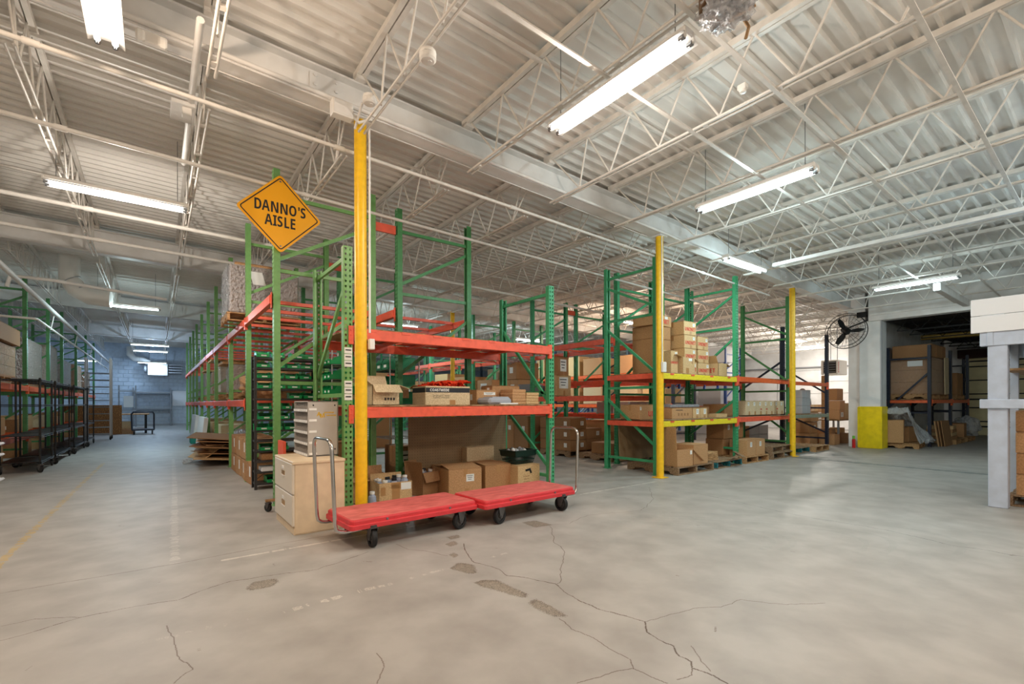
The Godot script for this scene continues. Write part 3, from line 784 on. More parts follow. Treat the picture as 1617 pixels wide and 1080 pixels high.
	part("bracket", G.new().cbox(Vector3(0, 0.01, 0.1), Vector3(0.06, 0.05, 0.08), 0.008), M.plastic, fl)
	part("lens", G.new().lathe(Vector3(0, -0.07, 0.1), [Vector2(0, 0.03), Vector2(0.028, 0.034), Vector2(0.034, 0.055), Vector2(0, 0.055)], 16), M.plastic, fl)
	var h := thing("unit_heater", "white unit heater hung on the block wall at the aisle end", "heater", Vector3(0.0, 2.9, -34.2))
	part("body", G.new().cbox(Vector3(0.1, 0.36, 0), Vector3(0.92, 0.72, 0.7), 0.02), M.white, h)
	for k in 4: part("louver", G.new().cbox(Vector3(0.92, 0.18 + k * 0.15, 0.05), Vector3(0.62, 0.05, 0.5), 0.01), M.palegrey, h)
	part("fan_guard", G.new().lathe(Vector3(-0.42, 0.36, 0.1), [Vector2(0, 0), Vector2(0.2, 0), Vector2(0.2, 0.1), Vector2(0, 0.1)], 16, Basis(Vector3.UP, Vector3.LEFT, Vector3.BACK)), M.grey, h)
	part("flue", G.new().pipe([Vector3(-0.3, 0.72, 0.1), Vector3(-0.6, 0.9, 0.1), Vector3(-0.95, 0.92, 0.1), Vector3(-1.15, 1.15, 0.1), Vector3(-1.15, 1.6, 0.1)], 0.16, 12), M.plastic, h)
	for s in [-0.3, 0.5]: part("hanger", G.new().tube(Vector3(s, 0.7, 0), Vector3(s, 1.7, 0), 0.015, 5), M.steel, h)
	var du := thing("flue_duct", "bent white segmented duct elbow under the roof above the left racks", "duct", Vector3(-0.85, 3.85, -15.0))
	part("elbow", G.new().pipe([Vector3(-0.75, 0.9, 0), Vector3(-0.75, 0.35, 0), Vector3(-0.62, 0.1, 0.05), Vector3(-0.38, -0.04, 0.1), Vector3(0.0, -0.06, 0.15)], 0.2, 16), M.plastic, du)
	for k in 3: part("seam_ring", G.new().tube(Vector3(-0.72 + k * 0.22, 0.3 - k * 0.16, 0.02 + k * 0.04), Vector3(-0.71 + k * 0.22, 0.285 - k * 0.165, 0.022 + k * 0.04), 0.207, 16), M.palegrey, du)
	# long pipes over the black carts
	single("sprinkler_main", G.new().pipe([Vector3(-1.92, 3.45, -8.0), Vector3(-1.92, 3.42, -32.5)], 0.045, 10), M.white, "long white sprinkler main running over the black wire carts", "pipe")
	var bp := thing("branch_pipe", "thinner white pipe bent beside the sprinkler main over the carts", "pipe", Vector3(-2.05, 3.1, -14.2))
	part("pipe", G.new().pipe([Vector3(-3.0, 0.06, 0.0), Vector3(-0.04, 0.0, 0.0), Vector3(0.02, 0.0, -0.06), Vector3(0.05, 0.0, -18)], 0.026, 8), M.white, bp)
	for k in 4: part("clamp", G.new().tube(Vector3(0.04, -0.05, -1.5 - k * 4.2), Vector3(0.1, 0.3, -1.5 - k * 4.2), 0.012, 5), M.white, bp)
	single("cross_pipe", G.new().pipe([Vector3(-2.25, 3.5, -12.9), Vector3(-2.2, 3.72, -12.9), Vector3(-1.6, 3.72, -12.92), Vector3(0.2, 3.66, -13.4)], 0.035, 10), M.white, "white pipe crossing under the second roof beam at the left", "pipe")

# ------------------------------------------------------------------ pallet racks
func upright_mesh(h: float, detail := true) -> ArrayMesh:      # a cold rolled post, its slotted face towards +z
	var key := "up%.2f%s" % [h, detail]
	if cache.has(key): return cache[key]
	var g := G.new()
	var w := 0.096
	var d := 0.074
	var p := 0.0575
	if not detail:
		g.box(Vector3(0, h / 2, 0), Vector3(w, h, d))
	else:
		var n := int(h / p)
		var tear := PackedVector2Array()
		for k in 8:
			var a := TAU * (k + 0.5) / 8.0
			var r := 0.0125
			tear.append(Vector2(cos(a) * r * (0.75 if sin(a) < 0 else 1.0), sin(a) * (r if sin(a) > 0 else r * 1.45)))
		var dot := PackedVector2Array()
		for k in 8: dot.append(Vector2(cos(TAU * (k + 0.5) / 8.0), sin(TAU * (k + 0.5) / 8.0)) * 0.0085)
		for i in n:
			var y := (i + 0.5) * h / n
			for s in [-0.024, 0.024]: holed(g, Vector3(s, y, d / 2), Vector3.RIGHT, Vector3.UP, 0.048, h / n, tear)
			holed(g, Vector3(w / 2, y, 0), Vector3.FORWARD, Vector3.UP, d, h / n, dot)
			holed(g, Vector3(-w / 2, y, 0), Vector3.BACK, Vector3.UP, d, h / n, dot)
		for s in [-1.0, 1.0]:
			g.q(Vector3(s * w / 2, 0, -d / 2), Vector3(s * (w / 2 - 0.022), 0, -d / 2), Vector3(s * (w / 2 - 0.022), h, -d / 2), Vector3(s * w / 2, h, -d / 2))
			g.q(Vector3(s * (w / 2 - 0.003), 0, d / 2 - 0.003), Vector3(s * (w / 2 - 0.003), 0, -d / 2), Vector3(s * (w / 2 - 0.003), h, -d / 2), Vector3(s * (w / 2 - 0.003), h, d / 2 - 0.003))
		g.box(Vector3(0, 0.004, 0), Vector3(0.13, 0.008, 0.12))
	cache[key] = g.mesh()
	return cache[key]

func holed(g: G, c: Vector3, x: Vector3, y: Vector3, w: float, h: float, hole: PackedVector2Array) -> void:
	var rim := [Vector2(1, 0.5), Vector2(0.5, 1), Vector2(-0.5, 1), Vector2(-1, 0.5), Vector2(-1, -0.5), Vector2(-0.5, -1), Vector2(0.5, -1), Vector2(1, -0.5)]
	var corner := {0: Vector2(1, 1), 2: Vector2(-1, 1), 4: Vector2(-1, -1), 6: Vector2(1, -1)}
	for i in 8:
		var j := (i + 1) % 8
		var a: Vector2 = rim[i] * Vector2(w / 2, h / 2)
		var b: Vector2 = rim[j] * Vector2(w / 2, h / 2)
		var ha := hole[i]
		var hb := hole[j]
		var A := c + x * a.x + y * a.y
		var B := c + x * b.x + y * b.y
		var HA := c + x * ha.x + y * ha.y
		var HB := c + x * hb.x + y * hb.y
		if corner.has(i):
			var k: Vector2 = corner[i] * Vector2(w / 2, h / 2)
			g.tri(A, c + x * k.x + y * k.y, B)
		g.q(A, B, HB, HA)

func frame(r: Node3D, pf: Vector3, pb: Vector3, h: float, m: Material, turn: float, hz: Array, dg: Array, detail := true) -> void:
	var u := upright_mesh(h, detail)
	part("upright", u, m, r, pf, turn)
	part("upright", u, m, r, pb, turn + PI)
	for y in hz: part("brace", G.new().bar(pf + Vector3(0, y, 0), pb + Vector3(0, y, 0), 0.03, 0.045), m, r)
	for d in dg: part("brace", G.new().bar(pf + Vector3(0, d[0], 0), pb + Vector3(0, d[1], 0), 0.03, 0.045), m, r)

func beam(r: Node3D, a: Vector3, b: Vector3, out: Vector3, m: Material, h := 0.115, clip: Material = null, tabs := 0) -> void:   # a and b on the top edge at the outer face of the two posts
	var z := (b - a).normalized()
	var o := out * 0.012
	var g := G.new()
	var mid := (a + b) * 0.5 + o
	var bs := Basis(out, Vector3.UP, z if out.cross(Vector3.UP).dot(z) > 0 else -z)
	var l := (b - a).length() - 0.02
	g.cbox(mid + Vector3(0, -h / 2, 0), Vector3(0.032, h, l), 0.005, bs)
	g.box(mid - out * 0.028 + Vector3(0, -h / 2 - 0.012, 0), Vector3(0.03, h - 0.024, l), bs)
	part("beam", g, m, r)
	for e in [a + z * 0.0, b - z * 0.0]:
		var s := z if e == a else -z
		var cg := G.new().cbox(e - s * 0.022 + out * 0.014 + Vector3(0, -0.075, 0), Vector3(0.006, 0.2, 0.055), 0.002, bs)
		cg.box(e + s * 0.002 + Vector3(0, -0.075, 0) - out * 0.004, Vector3(0.04, 0.2, 0.006), bs)
		for k in 3: cg.lathe(e - s * 0.022 + out * 0.017 + Vector3(0, -0.02 - k * 0.055, 0), [Vector2(0.009, 0), Vector2(0.008, 0.004), Vector2(0, 0.005)], 8, Basis(Vector3.UP, out, Vector3.UP.cross(out)))
		part("beam_clip", cg, clip if clip else m, r)
	if tabs:
		for k in tabs:
			var p := a.lerp(b, (k + 0.5) / tabs) + o + out * 0.018
			part("tab", G.new().cbox(p + Vector3(0, -0.013, 0), Vector3(0.006, 0.03, 0.11), 0.002, bs), m if not clip else clip, r)

func rack_row(label: String, x0: float, x1: float, zs: Array, h: float, m: Material, bm: Material, levels: Array, detail := true, low_from := 0) -> Node3D:   # a row along z: frames at zs, beams at x0 and x1
	var r := thing("pallet_rack", label, "rack", Vector3(x0, 0, zs[0]))
	var w := x1 - x0
	for k in zs.size():
		var z: float = zs[k] - zs[0]
		var hz := [0.25, 1.53 * h / 4.2, h * 0.70, h - 0.32]
		frame(r, Vector3(0, 0, z), Vector3(w, 0, z), h, m, -PI / 2, hz, [[h * 0.73, h * 0.89], [h * 0.41, h * 0.63], [0.32, 1.2]], detail)
		if k == 0: continue
		var zp: float = zs[k - 1] - zs[0]
		for i in levels.size():
			if k - 1 < low_from and levels[i] < 2.0: continue
			for s in [0, 1]:
				var out := Vector3.LEFT if s == 0 else Vector3.RIGHT
				var x := -0.04 if s == 0 else w + 0.04
				beam(r, Vector3(x, levels[i], zp - 0.05), Vector3(x, levels[i], z + 0.05), out, bm)
			for t in 3: part("crossbar", G.new().box(Vector3(w / 2, levels[i] - 0.02, lerpf(zp, z, (t + 0.6) / 3.2)), Vector3(w, 0.045, 0.05)), bm, r)
	return r

func build_racks() -> void:
	# the rack across the front
	var f := thing("pallet_rack", "green end rack with two orange red beam levels behind the red trolleys", "rack", Vector3(1.66, 0, -5.17))
	var W := 2.94
	var D := -1.16
	for s in [0, 1]:
		var x: float = W * s
		frame(f, Vector3(x, 0, 0), Vector3(x, 0, D), 2.97, M.green_l if s == 0 else M.green_c, 0.0, [0.2, 1.36, 2.86] if s == 0 else [0.2, 1.42, 2.86], [[2.62, 1.6], [0.35, 1.2]] if s == 0 else [[1.25, 2.45], [0.3, 1.22]])
	for y in [2.085, 1.225]:
		beam(f, Vector3(0.05, y, 0.036), Vector3(W - 0.05, y, 0.036), Vector3.BACK, M.red, 0.118, null, 7)
		beam(f, Vector3(0.05, y, D - 0.036), Vector3(W - 0.05, y, D - 0.036), Vector3.FORWARD, M.red, 0.118)
		for k in 6: part("crossbar", G.new().box(Vector3(0.35 + k * 0.45, y - 0.03, D / 2), Vector3(0.07, 0.035, -D - 0.04)), M.red, f)
	for k in 3: part("shelf_board", G.new().cbox(Vector3(0.52 + k * 0.95, 1.238, D / 2), Vector3(0.94, 0.02, -D + 0.02), 0.003), M.board, f)
	part("shelf_board", G.new().cbox(Vector3(0.5, 2.096, D / 2), Vector3(0.9, 0.018, -D), 0.003), M.board, f)
	part("shelf_board", G.new().cbox(Vector3(1.9, 2.096, D / 2 - 0.2), Vector3(1.7, 0.018, -D - 0.42), 0.003), M.red, f)
	for k in 8:
		if k in [3, 4]: continue
		var lb := part("location_label", G.new().cbox(Vector3(0, 1.84 - k * 0.072, 0.039), Vector3(0.085, 0.066, 0.004), 0.001), M.paper, f)
		part("print", G.new().box(Vector3(0.0, 1.845 - k * 0.072, 0.042), Vector3(0.06, 0.012, 0.002)), M.ink, lb)
	# the aisle rows to the left of the front rack, back to back
	var zs := [-6.5, -8.75, -11.0, -13.9, -16.1, -18.5, -20.9, -22.9, -25.0, -27.6]
	rack_row("long green aisle rack with orange red beams, its first post under the diamond sign", 1.21, 2.44, zs, 4.2, M.green_l, M.red, [2.64, 1.33], true, 1)
	rack_row("green rack back to back with the aisle rack, rising above the front rack", 2.84, 4.02, [-6.5, -9.3, -12.1, -14.9, -17.7, -20.5], 4.1, M.green, M.red, [2.64, 1.33], true, 1)
	var sp := G.new().box(Vector3(0, 0, 0), Vector3(0.3, 0.12, 0.03)).mesh()
	for k in [[2.64, 3.78, -6.5, "red spacer joining the two end frames above the front rack"], [8.99, 3.7, -6.5, "red spacer between the two frames behind the yellow beam rack"], [8.99, 3.7, -9.25, "red spacer high between the distant green frames"], [2.64, 3.78, -8.9, "red spacer high behind the diamond sign"]]:
		single("row_spacer", sp, M.red, k[3], "spacer", Vector3(k[0], k[1], k[2]))
	# the pair of rows behind the yellow beam rack
	var z3 := [-6.5, -9.25, -12.05, -14.8, -17.6, -20.4, -23.2]
	rack_row("green rack row behind the yellow beam rack, facing the long aisle", 7.64, 8.8, z3, 3.95, M.green_c, M.red, [2.62, 1.42], true, 0)
	rack_row("green rack row back to back with the one facing the long aisle", 9.18, 10.34, z3, 3.95, M.green_c, M.red, [1.84, 0.97], true, 0)
	rack_row("navy rack row deep behind the green ones", 13.3, 14.5, [-9.0, -11.8, -14.6, -17.4, -20.2], 3.4, M.navy, M.orange, [2.3, 1.2], false, 0)
	rack_row("blue rack row farthest back, before the white doors", 17.6, 18.8, [-9.6, -12.4, -15.2, -18.0], 3.45, M.blue, M.orange, [2.2, 1.1], false, 0)
	rack_row("low row of racks at the far end of the open side", 21.0, 22.2, [-12.5, -15.3, -18.1, -20.9], 3.2, M.blue, M.orange, [2.2, 1.1], false, 0)
	# the row across the right: yellow beams, red beams, navy bay
	var c := thing("pallet_rack", "green rack row with yellow and red front beams behind the middle column", "rack", Vector3(6.98, 0, -5.06))
	var d := -1.12
	frame(c, Vector3(0, 0, 0), Vector3(0, 0, d), 3.84, M.green_c, 0, [0.23, 1.54, 2.82, 3.64], [[0.49, 1.34], [1.78, 2.67], [2.95, 3.47]])
	frame(c, Vector3(2.7, 0, 0), Vector3(2.7, 0, d), 3.9, M.green_c, 0, [0.3, 1.54, 2.83, 3.64], [[1.33, 0.5], [2.63, 1.73], [3.53, 2.87]])
	frame(c, Vector3(5.42, 0, -0.1), Vector3(5.42, 0, d - 0.1), 3.86, M.green, 0, [0.3, 1.54, 2.82, 3.61], [[0.5, 1.34], [1.78, 2.62], [2.91, 3.53]])
	for k in 2:
		var y: float = [1.785, 0.935][k]
		beam(c, Vector3(0.05, y, 0.036), Vector3(2.65, y, 0.036), Vector3.BACK, M.yellowbeam, 0.10, M.red, 4)
		beam(c, Vector3(2.75, y + 0.02, 0.036), Vector3(5.37, y + 0.02, -0.06), Vector3.BACK, M.red if k else M.orange, 0.105, M.red)
		beam(c, Vector3(0.05, y, d - 0.036), Vector3(2.65, y, d - 0.036), Vector3.FORWARD, M.red, 0.10)
		beam(c, Vector3(2.75, y, d - 0.036), Vector3(5.37, y, d - 0.13), Vector3.FORWARD, M.red, 0.10)
		for s in 7: part("shelf_board", G.new().cbox(Vector3(0.42 + s * 0.74, y + 0.012, d / 2), Vector3(0.72, 0.018, -d + 0.02), 0.003), M.board if k == 0 else M.oldwood, c)
		for s in 6: part("crossbar", G.new().box(Vector3(0.5 + s * 0.85, y - 0.03, d / 2), Vector3(0.06, 0.035, -d)), M.red, c)
		part("side_tie", G.new().box(Vector3(-0.03, y - 0.05, d / 2), Vector3(0.03, 0.09, -d)), M.red, c)
	var b := thing("pallet_rack", "navy post rack bay with one orange beam and one grey beam beside the third column", "rack", Vector3(15.05, 0, -5.25))
	frame(b, Vector3.ZERO, Vector3(0, 0, -1.2), 3.15, M.navy, 0, [0.25, 1.1], [[0.4, 0.95], [1.5, 2.3]], true)
	frame(b, Vector3(-2.5, 0, -0.1), Vector3(-2.5, 0, -1.3), 3.15, M.navy, 0, [0.25, 1.1], [[0.95, 0.4], [2.3, 1.5]], true)
	beam(b, Vector3(-2.45, 1.79, 0.0), Vector3(-0.05, 1.79, 0.036), Vector3.BACK, M.orange, 0.09, M.red)
	beam(b, Vector3(-2.45, 0.935, 0.0), Vector3(-0.05, 0.935, 0.036), Vector3.BACK, M.greybeam, 0.085)
	beam(b, Vector3(-2.45, 0.935, -1.3), Vector3(-0.05, 0.935, -1.23), Vector3.FORWARD, M.greybeam, 0.085)
	part("shelf_board", G.new().cbox(Vector3(-1.25, 0.945, -0.6), Vector3(2.36, 0.018, 1.15), 0.003), M.oldwood, b)
	# the rack in the dock recess
	var t := thing("pallet_rack", "navy rack with orange beams inside the dark dock recess", "rack", Vector3(17.3, 0, -3.5))
	for s in [0, 1, 2]: frame(t, Vector3(2.45 * s, 0, 0.0), Vector3(2.45 * s, 0, -0.92), 2.86, M.navy, 0, [0.95, 2.5], [[2.1, 1.1]], false)
	for s in [0, 1]:
		beam(t, Vector3(2.45 * s + 0.05, 1.32, 0.036), Vector3(2.45 * s + 2.4, 1.32, 0.036), Vector3.BACK, M.orange, 0.1)
		beam(t, Vector3(2.45 * s + 0.05, 1.32, -0.96), Vector3(2.45 * s + 2.4, 1.32, -0.96), Vector3.FORWARD, M.orange, 0.1)
	part("side_tie", G.new().box(Vector3(-0.02, 1.27, -0.46), Vector3(0.03, 0.08, 0.9)), M.orange, t)
	for k in 6: part("shelf_board", G.new().cbox(Vector3(0.42 + k * 0.81, 1.335, -0.46), Vector3(0.78, 0.02, 0.9), 0.003), M.board, t)
	# the row on the left of the aisle
	rack_row("green rack row with orange beams behind the black wire carts", -3.52, -2.38, [-12.4, -15.3, -18.2, -20.6, -23.9, -27.0, -30.2], 4.2, M.green, M.orange, [1.68, 0.6], true, 0)

# ------------------------------------------------------------------ cartons, pallets, casters
func carton(p: Vector3, s: Vector3, turn: float, label: String, tone := 0, opt := {}) -> Node3D:   # p: middle of its base
	var m: Material = opt.get("mat", M.kraft[tone])
	if opt.get("plain", false):
		return single("carton", G.new().cbox(Vector3(0, s.y / 2, 0), s, 0.006), m, label, "box", p, turn, opt.get("group", ""))
	var t := thing("carton", label, "box", p, turn, opt.get("group", ""))
	part("body", G.new().cbox(Vector3(0, s.y / 2 - 0.003, 0), s - Vector3(0, 0.006, 0), 0.006), m, t)
	var fw := s.z / 2 - 0.002
	for k in [-1.0, 1.0]:
		var tilt: float = opt.get("lift", 0.0) * (1.0 if k > 0 else 0.4)
		var b := Basis(Vector3.RIGHT, tilt * k)
		part("flap", G.new().box(Vector3(0, s.y, k * s.z / 2) + b * Vector3(0, 0, -k * fw / 2), Vector3(s.x - 0.008, 0.005, fw), b), m, t)
	if opt.get("tape", true):
		part("packing_tape", G.new().box(Vector3(0, s.y + 0.004 - 0.0, 0), Vector3(s.x * 0.98, 0.002, 0.055)) if opt.get("lift", 0.0) == 0.0 else G.new().box(Vector3(0, s.y * 0.85, s.z / 2 + 0.001), Vector3(0.055, s.y * 0.28, 0.002)), M.tape, t)
		part("packing_tape", G.new().box(Vector3(-s.x / 2 - 0.001, s.y * 0.8, 0), Vector3(0.002, s.y * 0.4, 0.055)), M.tape, t)
		part("packing_tape", G.new().box(Vector3(0.02, s.y * 0.13, s.z / 2 + 0.001), Vector3(0.06, s.y * 0.26, 0.002)), M.tape, t)
	if opt.has("lab"):                                          # x, y, width, height of the sticker on the front
		var l: Array = opt.lab
		var pl := part("paper_label", G.new().box(Vector3(l[0], l[1], s.z / 2 + 0.0015), Vector3(l[2], l[3], 0.002)), M.paper, t)
		for k in 3: part("print", G.new().box(Vector3(l[0] - l[2] * 0.05, l[1] + l[3] * (0.28 - k * 0.24), s.z / 2 + 0.003), Vector3(l[2] * (0.75 - 0.15 * k), l[3] * 0.07, 0.001)), M.ink, pl)
	if opt.has("labx"):                                         # the same on the side towards -x
		var l: Array = opt.labx
		part("paper_label", G.new().box(Vector3(-s.x / 2 - 0.0015, l[1], l[0]), Vector3(0.002, l[3], l[2])), M.paper, t)
	if opt.has("word"):
		var w: Array = opt.word
		text(w[0], w[3], opt.get("ink", M.redink), t, Vector3(w[1], w[2], s.z / 2 + 0.001), Basis.IDENTITY, "printing", true)
	if opt.has("wordx"):
		var w: Array = opt.wordx
		text(w[0], w[3], opt.get("ink", M.redink), t, Vector3(-s.x / 2 - 0.001, w[2], w[1]), Basis(Vector3.UP, -PI / 2), "printing", true)
	return t

func open_carton(p: Vector3, s: Vector3, turn: float, label: String, tone: int, flaps: Array, opt := {}) -> Node3D:   # flaps: outward fall in radians at -z, +z, -x, +x (0 upright, null none)
	var t := thing("open_carton", label, "box", p, turn)
	var m: Material = M.kraft[tone]
	var w := 0.006
	var g := G.new()
	g.box(Vector3(0, w / 2, 0), Vector3(s.x, w, s.z))
	for k in [-1.0, 1.0]:
		g.box(Vector3(0, s.y / 2, k * (s.z / 2 - w / 2)), Vector3(s.x, s.y, w))
		g.box(Vector3(k * (s.x / 2 - w / 2), s.y / 2, 0), Vector3(w, s.y, s.z))
	part("body", g, m, t)
	var len: float = opt.get("flap", 0.45) * minf(s.x, s.z)
	for k in 4:
		if flaps[k] == null: continue
		var a: float = flaps[k]
		var q: G
		if k < 2:
			var sg := -1.0 if k == 0 else 1.0
			q = G.new().box(Vector3(0, s.y, sg * s.z / 2) + Vector3(0, cos(a), sg * sin(a)) * len / 2, Vector3(s.x - 0.01, len, 0.005), Basis(Vector3.RIGHT, a * sg))
		else:
			var sg := -1.0 if k == 2 else 1.0
			q = G.new().box(Vector3(sg * s.x / 2, s.y, 0) + Vector3(sg * sin(a), cos(a), 0) * len / 2, Vector3(0.005, len, s.z - 0.01), Basis(Vector3.BACK, -a * sg))
		part("flap", q, m, t)
	if opt.has("lab"):
		var l: Array = opt.lab
		part("paper_label", G.new().box(Vector3(l[0], l[1], s.z / 2 + 0.0015), Vector3(l[2], l[3], 0.002)), M.paper, t)
	if opt.has("tape"):
		for l in opt.tape: part("packing_tape", G.new().box(Vector3(l[0], l[1], s.z / 2 + 0.001), Vector3(l[2], l[3], 0.002)), M.tape, t)
	if opt.has("word"):
		var w2: Array = opt.word
		text(w2[0], w2[3], M.redink, t, Vector3(w2[1], w2[2], s.z / 2 + 0.001), Basis.IDENTITY, "printing", true)
	return t

func pallet(p: Vector3, turn: float, label: String, m: Material = null, sx := 1.15, sz := 1.0, stringer: Material = null) -> Node3D:
	if m == null: m = M.oldwood
	var t := thing("pallet", label, "pallet", p, turn)
	var bd := G.new().cbox(Vector3.ZERO, Vector3(sx, 0.018, 0.105), 0.003).mesh()
	for k in 7: part("deck_board", bd, m, t, Vector3(rng.randf_range(-0.006, 0.006), 0.129, -sz / 2 + 0.055 + k * (sz - 0.11) / 6.0))
	for k in 3:
		part("bottom_board", bd, m, t, Vector3(0, 0.009, (k - 1) * (sz / 2 - 0.055)))
		var g := G.new()
		var x := (k - 1) * (sx / 2 - 0.025)
		var z := sz / 2
		var pr := PackedVector2Array([Vector2(-z, 0.018), Vector2(-z * 0.72, 0.018), Vector2(-z * 0.66, 0.06), Vector2(-z * 0.3, 0.06), Vector2(-z * 0.24, 0.018), Vector2(z * 0.24, 0.018), Vector2(z * 0.3, 0.06), Vector2(z * 0.66, 0.06), Vector2(z * 0.72, 0.018), Vector2(z, 0.018), Vector2(z, 0.12), Vector2(-z, 0.12)])
		g.prism(pr, Transform3D(Basis(Vector3.BACK, Vector3.UP, Vector3.LEFT), Vector3(x + 0.02, 0, 0)), 0.04)
		part("stringer", g, stringer if stringer else m, t)
	return t

func caster(parent: Node3D, p: Vector3, turn: float, r := 0.08, w := 0.045, m: Material = null) -> void:   # p: contact point on the floor
	var key := "cast%.3f" % r
	if not cache.has(key):
		var g := G.new()
		var bs := Basis(Vector3.UP, Vector3.RIGHT, Vector3.FORWARD)
		g.lathe(Vector3(0, r, 0), [Vector2(r * 0.62, -w * 0.36), Vector2(r * 0.66, -w / 2), Vector2(r * 0.94, -w / 2), Vector2(r, -w * 0.3), Vector2(r, w * 0.3), Vector2(r * 0.94, w / 2), Vector2(r * 0.66, w / 2), Vector2(r * 0.62, w * 0.36)], 28, bs)
		cache[key] = g.mesh()
		var h := G.new()
		h.lathe(Vector3(0, r, 0), [Vector2(r * 0.10, -w * 0.5), Vector2(r * 0.3, -w * 0.45), Vector2(r * 0.32, -w * 0.15), Vector2(r * 0.66, -w * 0.1), Vector2(r * 0.66, w * 0.1), Vector2(r * 0.32, w * 0.15), Vector2(r * 0.3, w * 0.45), Vector2(r * 0.10, w * 0.5)], 20, bs)
		for k in 5: h.bar(Vector3(0, r, 0), Vector3(0, r + sin(TAU * k / 5) * r * 0.66, cos(TAU * k / 5) * r * 0.66), w * 0.4, r * 0.14, Vector3.RIGHT)
		cache[key + "h"] = h.mesh()
		var f := G.new()
		for s in [-1.0, 1.0]:
			f.prism(PackedVector2Array([Vector2(-r * 0.55, r * 2.08), Vector2(-r * 0.2, r * 0.72), Vector2(r * 0.2, r * 0.72), Vector2(r * 0.75, r * 2.08)]), Transform3D(Basis(Vector3.BACK, Vector3.UP, Vector3.LEFT), Vector3(s * w * 0.68 + 0.002, 0, 0)), 0.004)
		f.box(Vector3(0, r * 2.1, r * 0.1), Vector3(w * 1.5, 0.006, r * 1.4))
		f.tube(Vector3(0, r * 2.1, r * 0.3), Vector3(0, r * 2.35, r * 0.3), r * 0.4, 12)
		f.tube(Vector3(-w * 0.8, r, 0), Vector3(w * 0.8, r, 0), r * 0.12, 8)
		cache[key + "f"] = f.mesh()
	var wh := part("wheel", cache[key], m if m else M.rubber, parent, p, turn)
	part("hub", cache[key + "h"], M.wheelgrey, wh)
	part("caster_fork", cache[key + "f"], M.wheelgrey, parent, p, turn)

func rrect(w: float, d: float, r: float) -> PackedVector2Array:
	var o := PackedVector2Array()
	for c in [[1, 1, 0.0], [-1, 1, PI / 2], [-1, -1, PI], [1, -1, 1.5 * PI]]:
		for k in 5:
			var a: float = c[2] + PI / 2 * k / 4.0
			o.append(Vector2(c[0] * (w / 2 - r) + r * cos(a), c[1] * (d / 2 - r) + r * sin(a)))
	return o

func slab(g: G, w: float, d: float, r: float, y0: float, y1: float, bev: float) -> void:   # a rounded plate with a softened upper edge
	var rings := [[0.0, y0], [0.0, y1 - bev], [bev * 0.3, y1 - bev * 0.3], [bev, y1]]
	var ps := []
	for k in rings: ps.append(rrect(w - rings[0][0] - 2 * k[0], d - 2 * k[0], r))
	for i in rings.size() - 1:
		for j in ps[0].size():
			var l: int = (j + 1) % ps[0].size()
			var a: Vector2 = ps[i][j]
			var b: Vector2 = ps[i][l]
			var c: Vector2 = ps[i + 1][l]
			var e: Vector2 = ps[i + 1][j]
			g.q(Vector3(a.x, rings[i][1], -a.y), Vector3(b.x, rings[i][1], -b.y), Vector3(c.x, rings[i + 1][1], -c.y), Vector3(e.x, rings[i + 1][1], -e.y))
	for s in [0, 3]:
		for j in ps[0].size():
			var a: Vector2 = ps[s][j]
			var b: Vector2 = ps[s][(j + 1) % ps[0].size()]
			var y: float = rings[s][1]
			if s == 3: g.tri(Vector3(0, y, 0), Vector3(a.x, y, -a.y), Vector3(b.x, y, -b.y))
			else: g.tri(Vector3(0, y, 0), Vector3(b.x, y, -b.y), Vector3(a.x, y, -a.y))

func trolley(p: Vector3, turn: float, label: String, hx: float) -> void:   # hx: -1 the handle stands at the left end, 1 at the right
	var t := thing("platform_trolley", label, "trolley", p, turn)
	var w := 1.34
	var d := 0.64
	var lo := G.new()
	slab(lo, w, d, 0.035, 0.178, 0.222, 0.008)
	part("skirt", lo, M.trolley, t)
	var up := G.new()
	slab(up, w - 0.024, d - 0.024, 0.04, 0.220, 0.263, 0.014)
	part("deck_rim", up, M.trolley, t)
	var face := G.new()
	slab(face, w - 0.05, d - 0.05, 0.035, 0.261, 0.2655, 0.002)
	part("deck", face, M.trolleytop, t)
	part("underframe", G.new().box(Vector3(0, 0.185, 0), Vector3(w - 0.2, 0.03, d - 0.2)), M.dark, t)
	for x in [-0.33, 0.33]:
		part("bolt", G.new().lathe(Vector3(x, 0.235, d / 2 - 0.012), [Vector2(0.011, 0), Vector2(0.011, 0.008), Vector2(0, 0.01)], 10, Basis(Vector3.RIGHT, Vector3.BACK, Vector3.DOWN)), M.steel, t)
	for s in [-1, 1]:
		for z in [-1, 1]: caster(t, Vector3(s * (w / 2 - 0.21), 0, z * (d / 2 - 0.04)), 0.1 * s if hx * s > 0 else PI / 2 + 0.25 * z, 0.085, 0.045)
	var h := G.new()
	var e := hx * (w / 2)
	var pts := []
	var dz := 0.235
	for s in [-1.0, 1.0]:
		var leg := [Vector3(e - hx * 0.22, 0.162, s * dz), Vector3(e + hx * 0.02, 0.16, s * dz), Vector3(e + hx * 0.06, 0.168, s * dz), Vector3(e + hx * 0.09, 0.19, s * dz), Vector3(e + hx * 0.10, 0.24, s * dz), Vector3(e + hx * 0.125, 0.86, s * dz), Vector3(e + hx * 0.127, 0.91, s * (dz - 0.012)), Vector3(e + hx * 0.128, 0.945, s * (dz - 0.05)), Vector3(e + hx * 0.128, 0.955, s * (dz - 0.10))]
		if s > 0: leg.reverse()
		pts.append_array(leg)
	h.pipe(pts, 0.0165, 12)
	part("handle", h, M.chrome, t)

